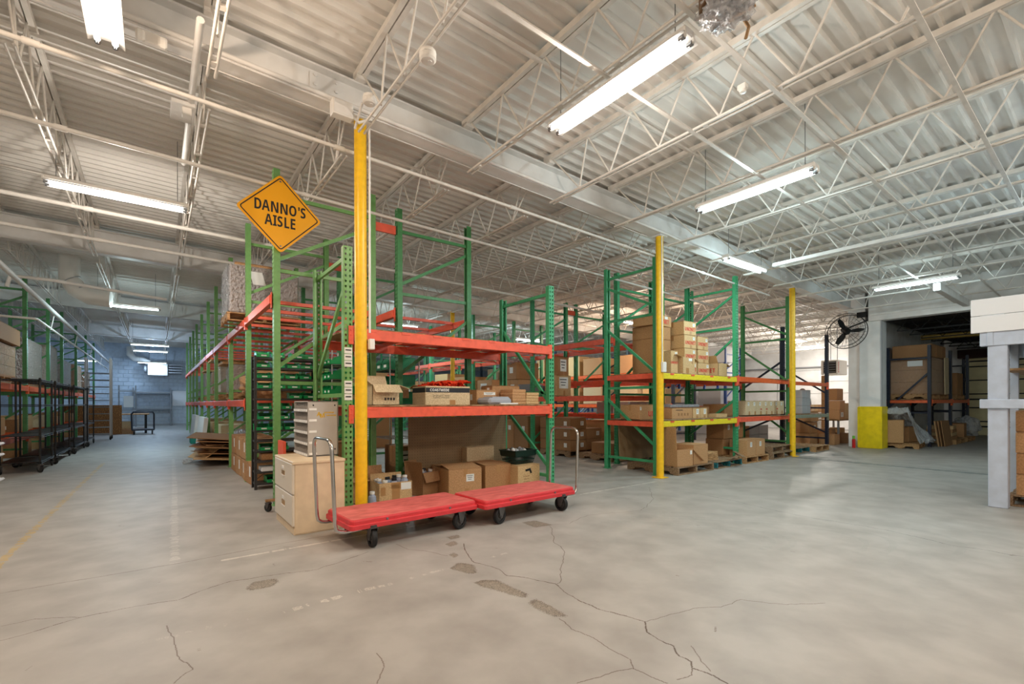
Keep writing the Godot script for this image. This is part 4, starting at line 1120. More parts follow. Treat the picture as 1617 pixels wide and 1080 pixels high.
func bin(p: Vector3, turn: float, label: String, w := 0.165, h := 0.085, d := 0.25, dark := false, full := true) -> Node3D:   # an open fronted parts bin, mouth towards +z
	var t := thing("parts_bin", label, "bin", p, turn)
	var key := "bin%.3f%.3f%.3f" % [w, h, d]
	if not cache.has(key):
		var g := G.new()
		var th := 0.004
		g.box(Vector3(0, th / 2, 0), Vector3(w, th, d))
		g.box(Vector3(0, h / 2, -d / 2 + th / 2), Vector3(w, h, th))
		var side := PackedVector2Array([Vector2(-d / 2, 0), Vector2(d / 2, 0), Vector2(d / 2 + 0.012, h * 0.48), Vector2(d * 0.32, h * 0.52), Vector2(d * 0.2, h), Vector2(-d / 2, h)])
		for s in [-1.0, 1.0]:
			g.prism(side, Transform3D(Basis(Vector3.BACK, Vector3.UP, Vector3.LEFT), Vector3(s * (w / 2 - th / 2) + th / 2, 0, 0)), th)
			g.box(Vector3(s * (w / 2 + 0.003), h - 0.004, -d * 0.12), Vector3(0.012, 0.008, d * 0.64))
		g.box(Vector3(0, h * 0.24, d / 2 + 0.004), Vector3(w, h * 0.48, th))
		g.box(Vector3(0, h * 0.48, d / 2 + 0.011), Vector3(w + 0.01, 0.006, 0.014))
		g.box(Vector3(0, h * 0.12, d / 2 + 0.01), Vector3(w, h * 0.06, 0.012))
		cache[key] = g.mesh()
		cache[key + "l"] = G.new().box(Vector3(0.01, h * 0.28, d / 2 + 0.009), Vector3(w * 0.42, h * 0.22, 0.003)).mesh()
		cache[key + "c"] = G.new().blob(Vector3(0, h * 0.3, -0.02), Vector3(w * 0.44, h * 0.3, d * 0.38), 0.4, 3.0, 3, Basis.IDENTITY, 8).mesh()
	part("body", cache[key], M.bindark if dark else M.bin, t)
	part("card", cache[key + "l"], M.paper, t)
	if full: part("contents", cache[key + "c"], [M.dark, M.grey, M.palegrey][rng.randi() % 3], t).set_meta("kind", "stuff")
	return t

# ------------------------------------------------------------------ round the front rack
func build_front() -> void:
	trolley(Vector3(1.97, 0, -4.38), 0.05, "red platform trolley with its chrome handle at the filing cabinet end", -1)
	trolley(Vector3(3.33, 0, -4.34), 0.04, "red platform trolley with its chrome handle beside the right green post", 1)
	# filing cabinet
	var c := thing("filing_cabinet", "beige two drawer filing cabinet under the grey pigeonhole sorter", "cabinet", Vector3(1.29, 0, -5.28))
	part("body", G.new().cbox(Vector3(0.008, 0.35, 0), Vector3(0.475, 0.68, 0.83), 0.006), M.cabinet, c)
	part("top", G.new().cbox(Vector3(0, 0.695, 0), Vector3(0.5, 0.03, 0.85), 0.006), M.cabinet, c)
	part("plinth", G.new().box(Vector3(0.0, 0.035, 0), Vector3(0.47, 0.065, 0.82)), M.cabinet, c)
	for k in 2:
		var d := part("drawer", G.new().cbox(Vector3(-0.237, 0.235 + k * 0.305, 0), Vector3(0.03, 0.298, 0.815), 0.008), M.cabface, c)
		part("handle_recess", G.new().cbox(Vector3(-0.253, 0.26 + k * 0.305, 0.02), Vector3(0.006, 0.06, 0.13), 0.003), M.brass, d)
		part("handle_rim", G.new().box(Vector3(-0.256, 0.235 + k * 0.305, 0.02), Vector3(0.01, 0.012, 0.14)), M.white, d)
		part("card_holder", G.new().box(Vector3(-0.254, 0.315 + k * 0.305, 0.02), Vector3(0.006, 0.03, 0.09)), M.white, d)
	# pigeonhole sorter
	var s := thing("pigeonhole_sorter", "grey metal pigeonhole sorter standing on the beige filing cabinet", "sorter", Vector3(1.42, 0.71, -5.51))
	var w := 0.31
	var L := 0.60
	var H := 0.585
	part("back_panel", G.new().box(Vector3(w / 2 - 0.004, H / 2, 0), Vector3(0.008, H, L)), M.sorter, s)
	part("top_panel", G.new().cbox(Vector3(0, H - 0.006, 0), Vector3(w, 0.012, L), 0.003), M.sorter, s)
	part("base_panel", G.new().box(Vector3(0, 0.006, 0), Vector3(w, 0.012, L)), M.sorter, s)
	for k in [-1, 1]: part("side_panel", G.new().cbox(Vector3(0, H / 2, k * (L / 2 - 0.005)), Vector3(w, H, 0.01), 0.003), M.sorter, s)
	for r in 5:
		var y := r * H / 5.0
		if r: part("shelf", G.new().box(Vector3(0, y, 0), Vector3(w - 0.01, 0.006, L - 0.02)), M.sorter, s)
		part("label_rail", G.new().box(Vector3(-w / 2 - 0.003, y + 0.018, 0), Vector3(0.006, 0.03, L - 0.02)), M.palegrey, s)
		for q in 8:
			var z := -L / 2 + L * q / 8.0
			if q: part("divider", G.new().prism(PackedVector2Array([Vector2(-w / 2 + 0.004, y), Vector2(w / 2 - 0.01, y), Vector2(w / 2 - 0.01, y + H / 5 - 0.006), Vector2(-w / 2 + 0.04, y + H / 5 - 0.006), Vector2(-w / 2 + 0.008, y + H / 10)]), Transform3D(Basis.IDENTITY, Vector3(0, 0, z)), 0.004), M.sorter, s)
			part("name_card", G.new().box(Vector3(-w / 2 - 0.007, y + 0.018, z + L / 16), Vector3(0.003, 0.024, L / 8 - 0.018)), M.paper, s)
		part("side_card", G.new().box(Vector3(-w / 2 + 0.05, y + 0.03, L / 2 + 0.002), Vector3(0.075, 0.024, 0.003)), M.paper, s)
	for k in [[-0.1, 0.54], [0.12, 0.54], [0.12, 0.07]]: part("hole_plug", G.new().lathe(Vector3(k[0], k[1], L / 2), [Vector2(0.008, 0), Vector2(0.007, 0.004), Vector2(0, 0.005)], 10, Basis(Vector3.RIGHT, Vector3.BACK, Vector3.DOWN)), M.dark, s)
	var yl := mk(Color(0.85, 0.68, 0.10), 0.6)
	text("M", 0.045, yl, s, Vector3(-0.01, 0.43, L / 2 + 0.001), Basis(Vector3.BACK, 0.15), "lettering", true)
	text("A", 0.045, yl, s, Vector3(-0.045, 0.445, L / 2 + 0.001), Basis(Vector3.BACK, -0.1), "lettering", true)
	var tiny := G.new()
	for r in 2:
		for k in 9: tiny.box(Vector3(0.012 + 0.022 * r + k * 0.0115, 0.462 - 0.03 * r, L / 2 + 0.001), Vector3(0.0085 if k % 3 else 0.006, 0.014, 0.001))
	part("small_print", tiny, yl, s).set_meta("kind", "stuff")
	# the diamond sign
	var g := thing("diamond_sign", "yellow diamond road sign with black lettering high on the aisle rack", "sign", Vector3(1.24, 3.62, -6.4))
	var q := 0.345
	var turn45 := Transform3D(Basis(Vector3.BACK, PI / 4), Vector3.ZERO)
	var pl := G.new().prism(rrect(2 * q, 2 * q, 0.04), turn45, 0.008)
	part("plate", pl, M.sign, g)
	var bd := G.new()
	var o := rrect(2 * q - 0.05, 2 * q - 0.05, 0.03)
	var i := rrect(2 * q - 0.075, 2 * q - 0.075, 0.022)
	for k in o.size():
		var l := (k + 1) % o.size()
		var f := func(v: Vector2) -> Vector3: return turn45 * Vector3(v.x, v.y, 0.0095)
		bd.q(f.call(o[k]), f.call(o[l]), f.call(i[l]), f.call(i[k]))
	part("border", bd, M.ink, g)
	text("DANNO'S", 0.105, M.ink, g, Vector3(0, 0.065, 0.0095), Basis.from_scale(Vector3(0.92, 1.25, 1)), "lettering", true)
	text("AISLE", 0.105, M.ink, g, Vector3(0, -0.10, 0.0095), Basis.from_scale(Vector3(0.92, 1.25, 1)), "lettering", true)
	for y in [0.40, -0.40]: part("bolt", G.new().lathe(Vector3(0, y, 0.008), [Vector2(0.012, 0), Vector2(0.01, 0.005), Vector2(0, 0.006)], 10, Basis(Vector3.RIGHT, Vector3.BACK, Vector3.DOWN)), M.steel, g)
	part("bracket", G.new().box(Vector3(0, 0.0, -0.03), Vector3(0.04, 0.7, 0.05)), M.steel, g)
	# on the lower shelf of the front rack
	var y1 := 1.249
	var oc := open_carton(Vector3(2.13, y1, -5.42), Vector3(0.33, 0.235, 0.36), 0.0, "small open cream carton with shipping symbols on the lower shelf beside the column", 4, [0.5, 2.3, 0.9, 1.9], {"flap": 0.42})
	for k in 4: part("shipping_symbol", G.new().box(Vector3(-0.01 + k * 0.035, 0.07, 0.182), Vector3(0.02, 0.03, 0.002)) if k != 1 else G.new().lathe(Vector3(0.025, 0.072, 0.18), [Vector2(0.014, 0), Vector2(0.014, 0.002), Vector2(0, 0.002)], 10, Basis(Vector3.RIGHT, Vector3.BACK, Vector3.DOWN)), M.ink, oc)
	var cw := thing("open_carton", "wide open carton with a dark printed band, full of orange vests", "box", Vector3(3.0, y1, -5.52), -0.06)
	var cg := G.new()
	var cs := Vector3(0.62, 0.235, 0.42)
	cg.box(Vector3(0, 0.003, 0), Vector3(cs.x, 0.006, cs.z))
	for k in [-1.0, 1.0]: cg.box(Vector3(0, cs.y / 2, k * cs.z / 2), Vector3(cs.x, cs.y, 0.006)).box(Vector3(k * cs.x / 2, cs.y / 2, 0), Vector3(0.006, cs.y, cs.z))
	part("body", cg, M.kraft[4], cw)
	part("printed_band", G.new().box(Vector3(0, 0.185, 0.2135), Vector3(cs.x, 0.06, 0.001)).box(Vector3(-0.3135, 0.185, 0), Vector3(0.001, 0.06, cs.z)), mk(Color(0.12, 0.13, 0.16), 0.6), cw)
	text("COASTWIDE", 0.034, M.paper, cw, Vector3(-0.12, 0.185, 0.2135), Basis.IDENTITY, "printing", true)
	text("Centerpull Towels", 0.022, M.ink, cw, Vector3(-0.10, 0.115, 0.2125), Basis.IDENTITY, "printing")
	text("Toallas Centerpull", 0.020, M.ink, cw, Vector3(-0.10, 0.09, 0.2125), Basis.IDENTITY, "printing")
	part("packing_tape", G.new().box(Vector3(0.06, 0.03, 0.2135), Vector3(0.08, 0.06, 0.002)), M.tape, cw)
	part("flap", G.new().box(Vector3(0.0, 0.236, -0.29), Vector3(0.6, 0.005, 0.16), Basis(Vector3.RIGHT, -0.25)), M.kraft[0], cw)
	for k in 6:
		var f := FastNoiseLite.new()
		f.seed = 40 + k; f.frequency = 5.0
		var ox: float = [-0.17, 0.0, 0.14, 0.22, -0.08, 0.08][k]
		var oy: float = [0.235, 0.25, 0.245, 0.27, 0.265, 0.285][k]
		var sh := func(u: float, v: float) -> Vector3: return Vector3(ox + (v - 0.5) * 0.28, oy + 0.035 * f.get_noise_2d(u, v * 1.5) + 0.03 * sin(u * PI) * sin(v * PI) + (0.03 if k == 3 and v > 0.6 else 0.0), (u - 0.5) * 0.34)
		single("hi_vis_vest", G.new().sheet(sh, 14, 18).sheet(func(u: float, v: float) -> Vector3: return sh.call(u, v) - Vector3(0, 0.012, 0), 14, 18, false), M.hivis, ["crumpled orange vest at the left end of the banded carton", "crumpled orange vest in the middle of the banded carton", "crumpled orange vest right of the middle in the banded carton", "orange vest folded up over the right end of the banded carton", "orange vest on top towards the left of the banded carton", "orange vest topmost in the banded carton"][k], "vest", Vector3(3.0, y1, -5.52), -0.06)
	carton(Vector3(3.68, y1, -5.62), Vector3(0.34, 0.2, 0.3), 0.05, "small brown carton with a white taped top, right of the vest carton", 0, {"lab": [0.05, 0.15, 0.2, 0.04], "labx": [0.02, 0.1, 0.05, 0.08]})
	var gp := single("plastic_pack", G.new().cbox(Vector3(0, 0.045, 0), Vector3(0.4, 0.09, 0.3), 0.03).cbox(Vector3(0.03, 0.09, 0), Vector3(0.3, 0.03, 0.22), 0.012), M.greyfilm, "grey plastic wrapped pack on the lower shelf of the front rack", "pack", Vector3(3.72, y1, -5.33), 0.05)
	single("flat_packet", G.new().cbox(Vector3(0, 0.01, 0), Vector3(0.3, 0.02, 0.1), 0.004), M.paper, "flat white packet lying before the grey plastic pack", "packet", Vector3(3.86, y1, -5.215))
	carton(Vector3(4.1, y1, -5.72), Vector3(0.5, 0.27, 0.3), 0.0, "brown carton with a yellow tag behind the flat carton stacks", 1, {"labx": [0.05, 0.2, 0.06, 0.08], "lab": [0.08, 0.15, 0.24, 0.04]})
	var names := ["bottom", "second", "third", "fourth", "top"]
	for k in 5:
		for e in 2:
			if e == 1 and k == 4: continue
			carton(Vector3(4.08 + e * 0.24 + rng.randf_range(-0.004, 0.004), y1 + k * 0.042, -5.38 + rng.randf_range(-0.006, 0.006)), Vector3(0.235, 0.041, 0.3), 0, "flat tan carton in the %s stack on the lower shelf, %s layer" % [["left", "right"][e], names[k]], 2 if e else 0, {"plain": true})
	single("grey_case", G.new().cbox(Vector3(0, 0.05, 0), Vector3(0.25, 0.1, 0.3), 0.02), M.grey, "small grey case at the right end of the lower front shelf", "case", Vector3(4.42, y1, -5.85))
	# under the lower shelf
	var bx := open_carton(Vector3(2.36, 0, -5.66), Vector3(0.42, 0.30, 0.36), -0.06, "torn open carton full of grey bottles behind the left trolley", 2, [0.25, null, null, null], {"lab": [0.13, 0.245, 0.13, 0.085], "tape": [[0.0, 0.14, 0.10, 0.26], [-0.16, 0.2, 0.06, 0.1], [0.0, 0.26, 0.12, 0.07]], "flap": 0.2})
	bottle_mesh()
	var spots := [[-0.13, 0.10], [0.0, 0.11], [0.13, 0.10], [-0.14, -0.02], [-0.02, 0.0], [0.11, -0.01], [-0.08, -0.11], [0.06, -0.1]]
	for k in spots.size():
		bottle(Vector3(2.36 + spots[k][0], 0.09 + 0.02 * (k % 3), -5.66 + spots[k][1]), Vector3(rng.randf_range(-0.15, 0.15), 0, rng.randf_range(-0.3, 0.3)), "grey toner bottle in the torn carton, %s" % ["front left", "front middle", "front right", "middle left", "centre", "middle right", "back left", "back right"][k], k % 3 == 1)
	bottle(Vector3(2.02, 0, -5.40), Vector3.ZERO, "grey bottle with white cap standing on the floor behind the yellow column", false)
	var bx0 := open_carton(Vector3(2.22, 0, -6.12), Vector3(0.55, 0.32, 0.34), 0.0, "open carton behind the torn bottle carton, one flap up", 0, [0.1, 1.9, null, null], {"flap": 0.3})
	for k in 2: bottle(Vector3(2.06 + 0.13 * k, 0.12, -6.1), Vector3(0.2, 0, 0.5 - k), "grey bottle lying in the rear open carton, %s" % ["nearer the column", "farther from the column"][k], k == 0)
	var b2 := open_carton(Vector3(3.0, 0, -6.05), Vector3(0.38, 0.32, 0.34), 0.35, "half open brown carton of grey bottles in front of the pegboard", 3, [0.1, 2.7, 0.05, null], {"flap": 0.42})
	for k in 4: bottle(Vector3(2.96 + 0.09 * (k % 2), 0.11, -6.0 - 0.1 * int(k / 2.0)), Vector3(0, 0, rng.randf_range(-0.15, 0.15)), "grey bottle in the half open carton by the pegboard, %s" % ["left front", "right front", "left back", "right back"][k], k == 3)
	carton(Vector3(3.42, 0, -5.86), Vector3(0.50, 0.37, 0.62), -0.10, "large battered brown carton behind the meeting trolleys, lid sprung open", 0, {"lift": 0.13, "lab": [0.07, 0.24, 0.12, 0.1]})
	carton(Vector3(3.95, 0, -5.83), Vector3(0.44, 0.38, 0.56), -0.04, "dusty brown carton in the middle of the floor row under the front rack", 1, {"lift": 0.05})
	var sb := carton(Vector3(4.36, 0, -5.62), Vector3(0.42, 0.36, 0.5), 0.02, "tan carton with a torn hand hole carrying the green basket", 2, {})
	part("hand_hole", G.new().box(Vector3(-0.02, 0.29, 0.251), Vector3(0.1, 0.03, 0.004), Basis(Vector3.BACK, 0.15)).box(Vector3(0.03, 0.26, 0.251), Vector3(0.03, 0.05, 0.004), Basis(Vector3.BACK, 0.4)), M.dark, sb)
	for k in 4: part("print", G.new().box(Vector3(-0.05, 0.2 - k * 0.04, 0.251), Vector3(0.12 - 0.02 * (k % 2), 0.008, 0.001)), M.kraft[3], sb)
	carton(Vector3(4.0, 0.3, -6.2), Vector3(0.5, 0.3, 0.2), 0.0, "low pale carton at the back against the pegboard", 4, {"tape": false})
	# shopping basket
	var k0 := thing("shopping_basket", "dark green plastic shopping basket on the tan carton", "basket", Vector3(4.36, 0.368, -5.62), 0.12)
	var kb := G.new()
	kb.box(Vector3(0, 0.006, 0), Vector3(0.36, 0.012, 0.27))
	part("base", kb, M.basket, k0)
	for side in 4:
		var lg := side < 2
		var half := (0.18 if lg else 0.135)
		var gg := G.new()
		for r in 17 if lg else 13:
			var u := -half + 2 * half * r / (16.0 if lg else 12.0)
			var sg := 1.0 if side % 2 == 0 else -1.0
			var a := Vector3(u, 0.01, sg * 0.135) if lg else Vector3(sg * 0.18, 0.01, u)
			var e := Vector3(u * 1.16, 0.12, sg * 0.158) if lg else Vector3(sg * 0.207, 0.12, u * 1.16)
			gg.bar(a, e, 0.008, 0.005)
		var sg2 := 1.0 if side % 2 == 0 else -1.0
		for yy in [0.06, 0.115]:
			var t2: float = yy / 0.2
			if lg: gg.box(Vector3(0, yy, sg2 * (0.135 + 0.038 * t2)), Vector3(0.36 + 0.09 * t2, 0.014, 0.006))
			else: gg.box(Vector3(sg2 * (0.18 + 0.045 * t2), yy, 0), Vector3(0.006, 0.014, 0.27 + 0.076 * t2))
		if lg: gg.box(Vector3(0, 0.155, sg2 * 0.165), Vector3(0.44, 0.075, 0.006), Basis(Vector3.RIGHT, sg2 * 0.18))
		else: gg.box(Vector3(sg2 * 0.216, 0.155, 0), Vector3(0.006, 0.075, 0.34), Basis(Vector3.BACK, -sg2 * 0.2))
		part("slatted_side", gg, M.basket, k0)
	part("rim", G.new().bar(Vector3(-0.23, 0.195, 0.175), Vector3(0.23, 0.195, 0.175), 0.022, 0.014).bar(Vector3(-0.23, 0.195, -0.175), Vector3(0.23, 0.195, -0.175), 0.022, 0.014).bar(Vector3(-0.225, 0.195, -0.18), Vector3(-0.225, 0.195, 0.18), 0.022, 0.014).bar(Vector3(0.225, 0.195, -0.18), Vector3(0.225, 0.195, 0.18), 0.022, 0.014), M.basket, k0)
	for k in 9: single("small_part", G.new().lathe(Vector3.ZERO, [Vector2(0, 0), Vector2(0.03, 0), Vector2(0.03, 0.05), Vector2(0.012, 0.07), Vector2(0, 0.07)], 10), [M.palegrey, M.grey, M.paper][k % 3], "small grey part heaped in the green basket", "part piece", Vector3(4.36 - 0.14 + 0.07 * (k % 5), 0.51 + 0.02 * (k % 2), -5.68 + 0.12 * int(k / 5.0)), 0, "small parts in the basket")
	# pegboard: a holed sheet leaning at the back of the front rack
	var pb := thing("pegboard", "brown pegboard sheet closing the back of the front rack below", "pegboard", Vector3(3.72, 0.12, -6.24))
	part("sheet", G.new().box(Vector3(0, 0.47, 0), Vector3(1.72, 0.95, 0.008)), M.peg, pb)
	var pd := G.new()
	for r in 22:
		for q2 in 42: pd.lathe(Vector3(-0.84 + q2 * 0.041, 0.03 + r * 0.042, 0.004), [Vector2(0.0042, 0), Vector2(0.0, 0.0006)], 6, Basis(Vector3.RIGHT, Vector3.BACK, Vector3.DOWN))
	part("peg_holes", pd, M.dark, pb).set_meta("kind", "stuff")

func bottle_mesh() -> void:
	if cache.has("bottle"): return
	cache["bottle"] = G.new().lathe(Vector3.ZERO, [Vector2(0, 0), Vector2(0.044, 0), Vector2(0.048, 0.008), Vector2(0.048, 0.15), Vector2(0.042, 0.18), Vector2(0.026, 0.20), Vector2(0.024, 0.21), Vector2(0, 0.21)], 18).mesh()
	cache["bottlecap"] = G.new().lathe(Vector3(0, 0.205, 0), [Vector2(0.03, 0), Vector2(0.031, 0.004), Vector2(0.03, 0.03), Vector2(0, 0.032)], 16).mesh()

func bottle(p: Vector3, tilt: Vector3, label: String, black: bool) -> void:
	bottle_mesh()
	var t := thing("toner_bottle", label, "bottle", p)
	t.rotation = tilt
	part("body", cache["bottle"], M.bottle, t)
	part("cap", cache["bottlecap"], M.ink if black else M.plastic, t)

# ------------------------------------------------------------------ loads, shelves and what stands about
func wrapped_load(p: Vector3, s: Vector3, n: Vector3i, what: String, tone := 0, heavy := false) -> void:   # cartons in layers under stretch film, on what p says
	var c := Vector3(s.x / n.x, s.y / n.y, s.z / n.z)
	var cols := ["first", "second", "third", "fourth"]
	for y in n.y:
		for x in n.x:
			for z in n.z:
				carton(p + Vector3((x + 0.5) * c.x - s.x / 2, y * c.y, (z + 0.5) * c.z - s.z / 2), c - Vector3(0.006, 0.004, 0.006), 0, "carton in the %s, %s layer up, %s across%s" % [what, ORD[y], cols[x], ", " + cols[n.z - 1 - z] + " row" if n.z > 1 else ""], tone, {"plain": true, "group": "cartons of the " + what})
	var g := G.new().cbox(Vector3(0, s.y / 2, 0), s + Vector3(0.03, 0.02, 0.03), 0.03)
	single("stretch_film", g, M.filmthick if heavy else M.film, "clear stretch film round the " + what, "film", p)

func wire_cart(p: Vector3, len: float, label: String) -> void:
	var t := thing("wire_cart", label, "cart", p)
	var w := 0.56
	for s in [[-1, -1], [-1, 1], [1, -1], [1, 1]]:
		var o := Vector3(s[0] * (w / 2 - 0.02), 0, s[1] * (len / 2 - 0.03))
		part("post", G.new().tube(o + Vector3(0, 0.17, 0), o + Vector3(0, 1.76, 0), 0.017, 10), M.blackwire, t)
		caster(t, o, 0.4 * s[0] + 0.3 * s[1], 0.065, 0.035)
	for y in [0.2, 0.68, 1.26, 1.73]:
		var g := G.new()
		for k in 2:
			var e := -1.0 if k == 0 else 1.0
			for h in [0.0, -0.03]:
				g.tube(Vector3(e * w / 2, y + h, -len / 2), Vector3(e * w / 2, y + h, len / 2), 0.006, 6)
				g.tube(Vector3(-w / 2, y + h, e * len / 2), Vector3(w / 2, y + h, e * len / 2), 0.006, 6)
		for k in 13: g.tube(Vector3(-w / 2 + w * k / 12.0, y, -len / 2), Vector3(-w / 2 + w * k / 12.0, y, len / 2), 0.003, 4)
		for k in 5: g.tube(Vector3(-w / 2, y - 0.006, -len / 2 + len * (k + 0.5) / 5.0), Vector3(w / 2, y - 0.006, -len / 2 + len * (k + 0.5) / 5.0), 0.004, 4)
		if y < 1.0: g.box(Vector3(0, y + 0.006, 0), Vector3(w - 0.01, 0.006, len - 0.01))
		part("wire_shelf", g, M.blackwire, t)

func build_left() -> void:
	wire_cart(Vector3(-1.98, 0, -12.92), 1.3, "black wire shelf cart nearest the camera in the left row")
	wire_cart(Vector3(-1.96, 0, -14.82), 2.1, "black wire shelf cart second in the left row")
	wire_cart(Vector3(-1.92, 0, -17.3), 2.1, "black wire shelf cart third in the left row")
	wire_cart(Vector3(-1.88, 0, -19.6), 1.8, "black wire shelf cart fourth in the left row")
	# pale cart cut by the frame edge
	var pc := thing("tubular_cart", "pale cart with rounded tube edges at the near end of the black carts", "cart", Vector3(-1.72, 0, -7.3))
	for y in [0.45, 0.72, 0.84]: part("shelf", G.new().cbox(Vector3(-0.0, y, 0), Vector3(0.78, 0.03, 0.5), 0.014), M.palegrey, pc)
	for s in [[-1, -1], [-1, 1], [1, -1], [1, 1]]:
		part("post", G.new().tube(Vector3(s[0] * 0.33 - 0.03, 0.1, s[1] * 0.2), Vector3(s[0] * 0.33 - 0.03, 0.9, s[1] * 0.2), 0.016, 8), M.steel, pc)
		caster(pc, Vector3(s[0] * 0.33 - 0.03, 0, s[1] * 0.2), 0.3, 0.05, 0.03)
	var zs := [-13.85, -16.75, -19.4, -22.25, -25.4, -28.6]
	var ord := ["nearest", "second", "third", "fourth", "fifth", "farthest"]
	for k in 6:
		pallet(Vector3(-2.95, 1.71, zs[k]), PI / 2, "wooden pallet on the left rack, %s from the camera" % ord[k], M.wood)
		wrapped_load(Vector3(-2.95, 1.85, zs[k]), Vector3(1.0, [0.66, 1.0, 1.15, 0.9, 0.95, 0.85][k], [1.9, 1.9, 1.6, 1.8, 1.7, 1.5][k]), Vector3i(2, 3, 2), "%s left rack load" % ord[k], k % 4, k in [1, 2, 3])
	carton(Vector3(-2.9, 2.53, -13.85), Vector3(1.06, 0.34, 1.8), 0, "long brown carton lid on top of the nearest left rack load", 3, {"tape": false})
	for k in 6:
		carton(Vector3(-2.9, 0.62, zs[k] - 0.55), Vector3(0.6, 0.36, 0.9), 0.05, "low brown carton on the lower left rack level, %s bay, far side" % ord[k], (k + 1) % 4, {"tape": k % 2 == 0})
		carton(Vector3(-2.8, 0.62, zs[k] + 0.6), Vector3(0.5, 0.24 + 0.05 * (k % 3), 0.7), -0.08, "flat carton on the lower left rack level, %s bay, near side" % ord[k], (k + 2) % 5, {"lab": [0.0, 0.1, 0.12, 0.08]})
		carton(Vector3(-2.95, 0, zs[k]), Vector3(0.7, 0.42, 1.4), 0, "carton on the floor under the left rack, %s bay" % ord[k], k % 4, {"tape": false})
	# end of the aisle
	var lad := thing("rolling_rack", "tall narrow rolling rack with many rungs past the black carts", "rack", Vector3(-1.62, 0, -22.3))
	for s in [[-1, -1], [-1, 1], [1, -1], [1, 1]]:
		part("post", G.new().box(Vector3(s[0] * 0.33, 1.5, s[1] * 0.3), Vector3(0.05, 2.8, 0.05)), M.steel, lad)
		caster(lad, Vector3(s[0] * 0.33, 0, s[1] * 0.3), 0.4, 0.06, 0.03)
	for k in 10:
		for s in [-1, 1]: part("rung", G.new().tube(Vector3(-0.33, 0.2 + k * 0.24, s * 0.3), Vector3(0.33, 0.2 + k * 0.24, s * 0.3), 0.014, 6), M.steel, lad)
	var osb := ["front", "second", "rear"]
	for k in 3: single("strand_board", G.new().cbox(Vector3(0, 0.6, 0), Vector3(1.7, 1.2, 0.03), 0.003, Basis(Vector3.RIGHT, -0.03)), M.osb, "upright sheet of brown strand board beyond the carts, the %s one" % osb[k], "board", Vector3(-1.97 - 0.05 * k, 0.02, -25.3 - 0.09 * k))
	var tb := thing("workbench", "wood topped workbench on dark legs before the block wall", "bench", Vector3(-0.85, 0, -26.2))
	part("top", G.new().cbox(Vector3(0, 0.83, 0), Vector3(1.25, 0.05, 0.8), 0.006), M.wood, tb)
	for s in [[-1, -1], [-1, 1], [1, -1], [1, 1]]: part("leg", G.new().box(Vector3(s[0] * 0.5, 0.4, s[1] * 0.34), Vector3(0.08, 0.8, 0.08)), M.dark, tb)
	part("stretcher", G.new().box(Vector3(0, 0.2, 0), Vector3(1.0, 0.04, 0.6)), M.board, tb)
	carton(Vector3(-1.05, 0.22, -26.2), Vector3(0.4, 0.3, 0.4), 0.1, "tan carton under the workbench", 4, {"tape": false})
	carton(Vector3(-0.95, 0, -25.7), Vector3(0.45, 0.2, 0.3), 0, "brown carton on the floor under the workbench", 3, {"tape": false})
	var pcart := thing("push_cart", "dark blue push cart with a hoop frame before the block wall", "cart", Vector3(-0.42, 0, -25.1))
	part("deck", G.new().cbox(Vector3(0, 0.2, 0), Vector3(0.75, 0.07, 0.6), 0.01), M.navy, pcart)
	part("hoop", G.new().pipe([Vector3(-0.36, 0.2, 0.25), Vector3(-0.38, 0.85, 0.25), Vector3(-0.32, 0.93, 0.25), Vector3(0.32, 0.93, 0.25), Vector3(0.36, 0.85, 0.25), Vector3(0.36, 0.2, 0.25)], 0.03, 8), M.navy, pcart)
	for s in [[-1, -1], [-1, 1], [1, -1], [1, 1]]: caster(pcart, Vector3(s[0] * 0.3, 0, s[1] * 0.22), 0.2, 0.06, 0.03)
	var sh := thing("steel_shelf", "grey steel shelving unit against the block wall", "shelf", Vector3(-0.16, 0, -34.35))
	for s in [[-1, -1], [-1, 1], [1, -1], [1, 1]]: part("post", G.new().box(Vector3(s[0] * 0.86, 1.1, s[1] * 0.2), Vector3(0.05, 2.2, 0.05)), M.grey, sh)
	for y in [0.98, 1.92]: part("shelf", G.new().cbox(Vector3(0, y, 0), Vector3(1.75, 0.09, 0.48), 0.006), M.grey, sh)
	single("notice_board", G.new().cbox(Vector3(0, 0.45, 0), Vector3(0.76, 0.9, 0.03), 0.005), M.pale, "white board fixed to the block wall right of the shelving", "board", Vector3(1.16, 1.15, -34.62))
	var pr := thing("paper_rack", "tall grey frame with hanging white paper before the block wall", "rack", Vector3(-1.25, 0, -33.6))
	for s in [-1, 1]: part("post", G.new().box(Vector3(s * 0.36, 1.15, 0), Vector3(0.06, 2.3, 0.06)), M.grey, pr)
	for y in [0.9, 1.98]: part("shelf", G.new().box(Vector3(0, y, 0), Vector3(0.75, 0.06, 0.35)), M.palegrey, pr)
	part("paper", G.new().box(Vector3(0.05, 1.4, 0.14), Vector3(0.42, 0.62, 0.01)), M.paper, pr)

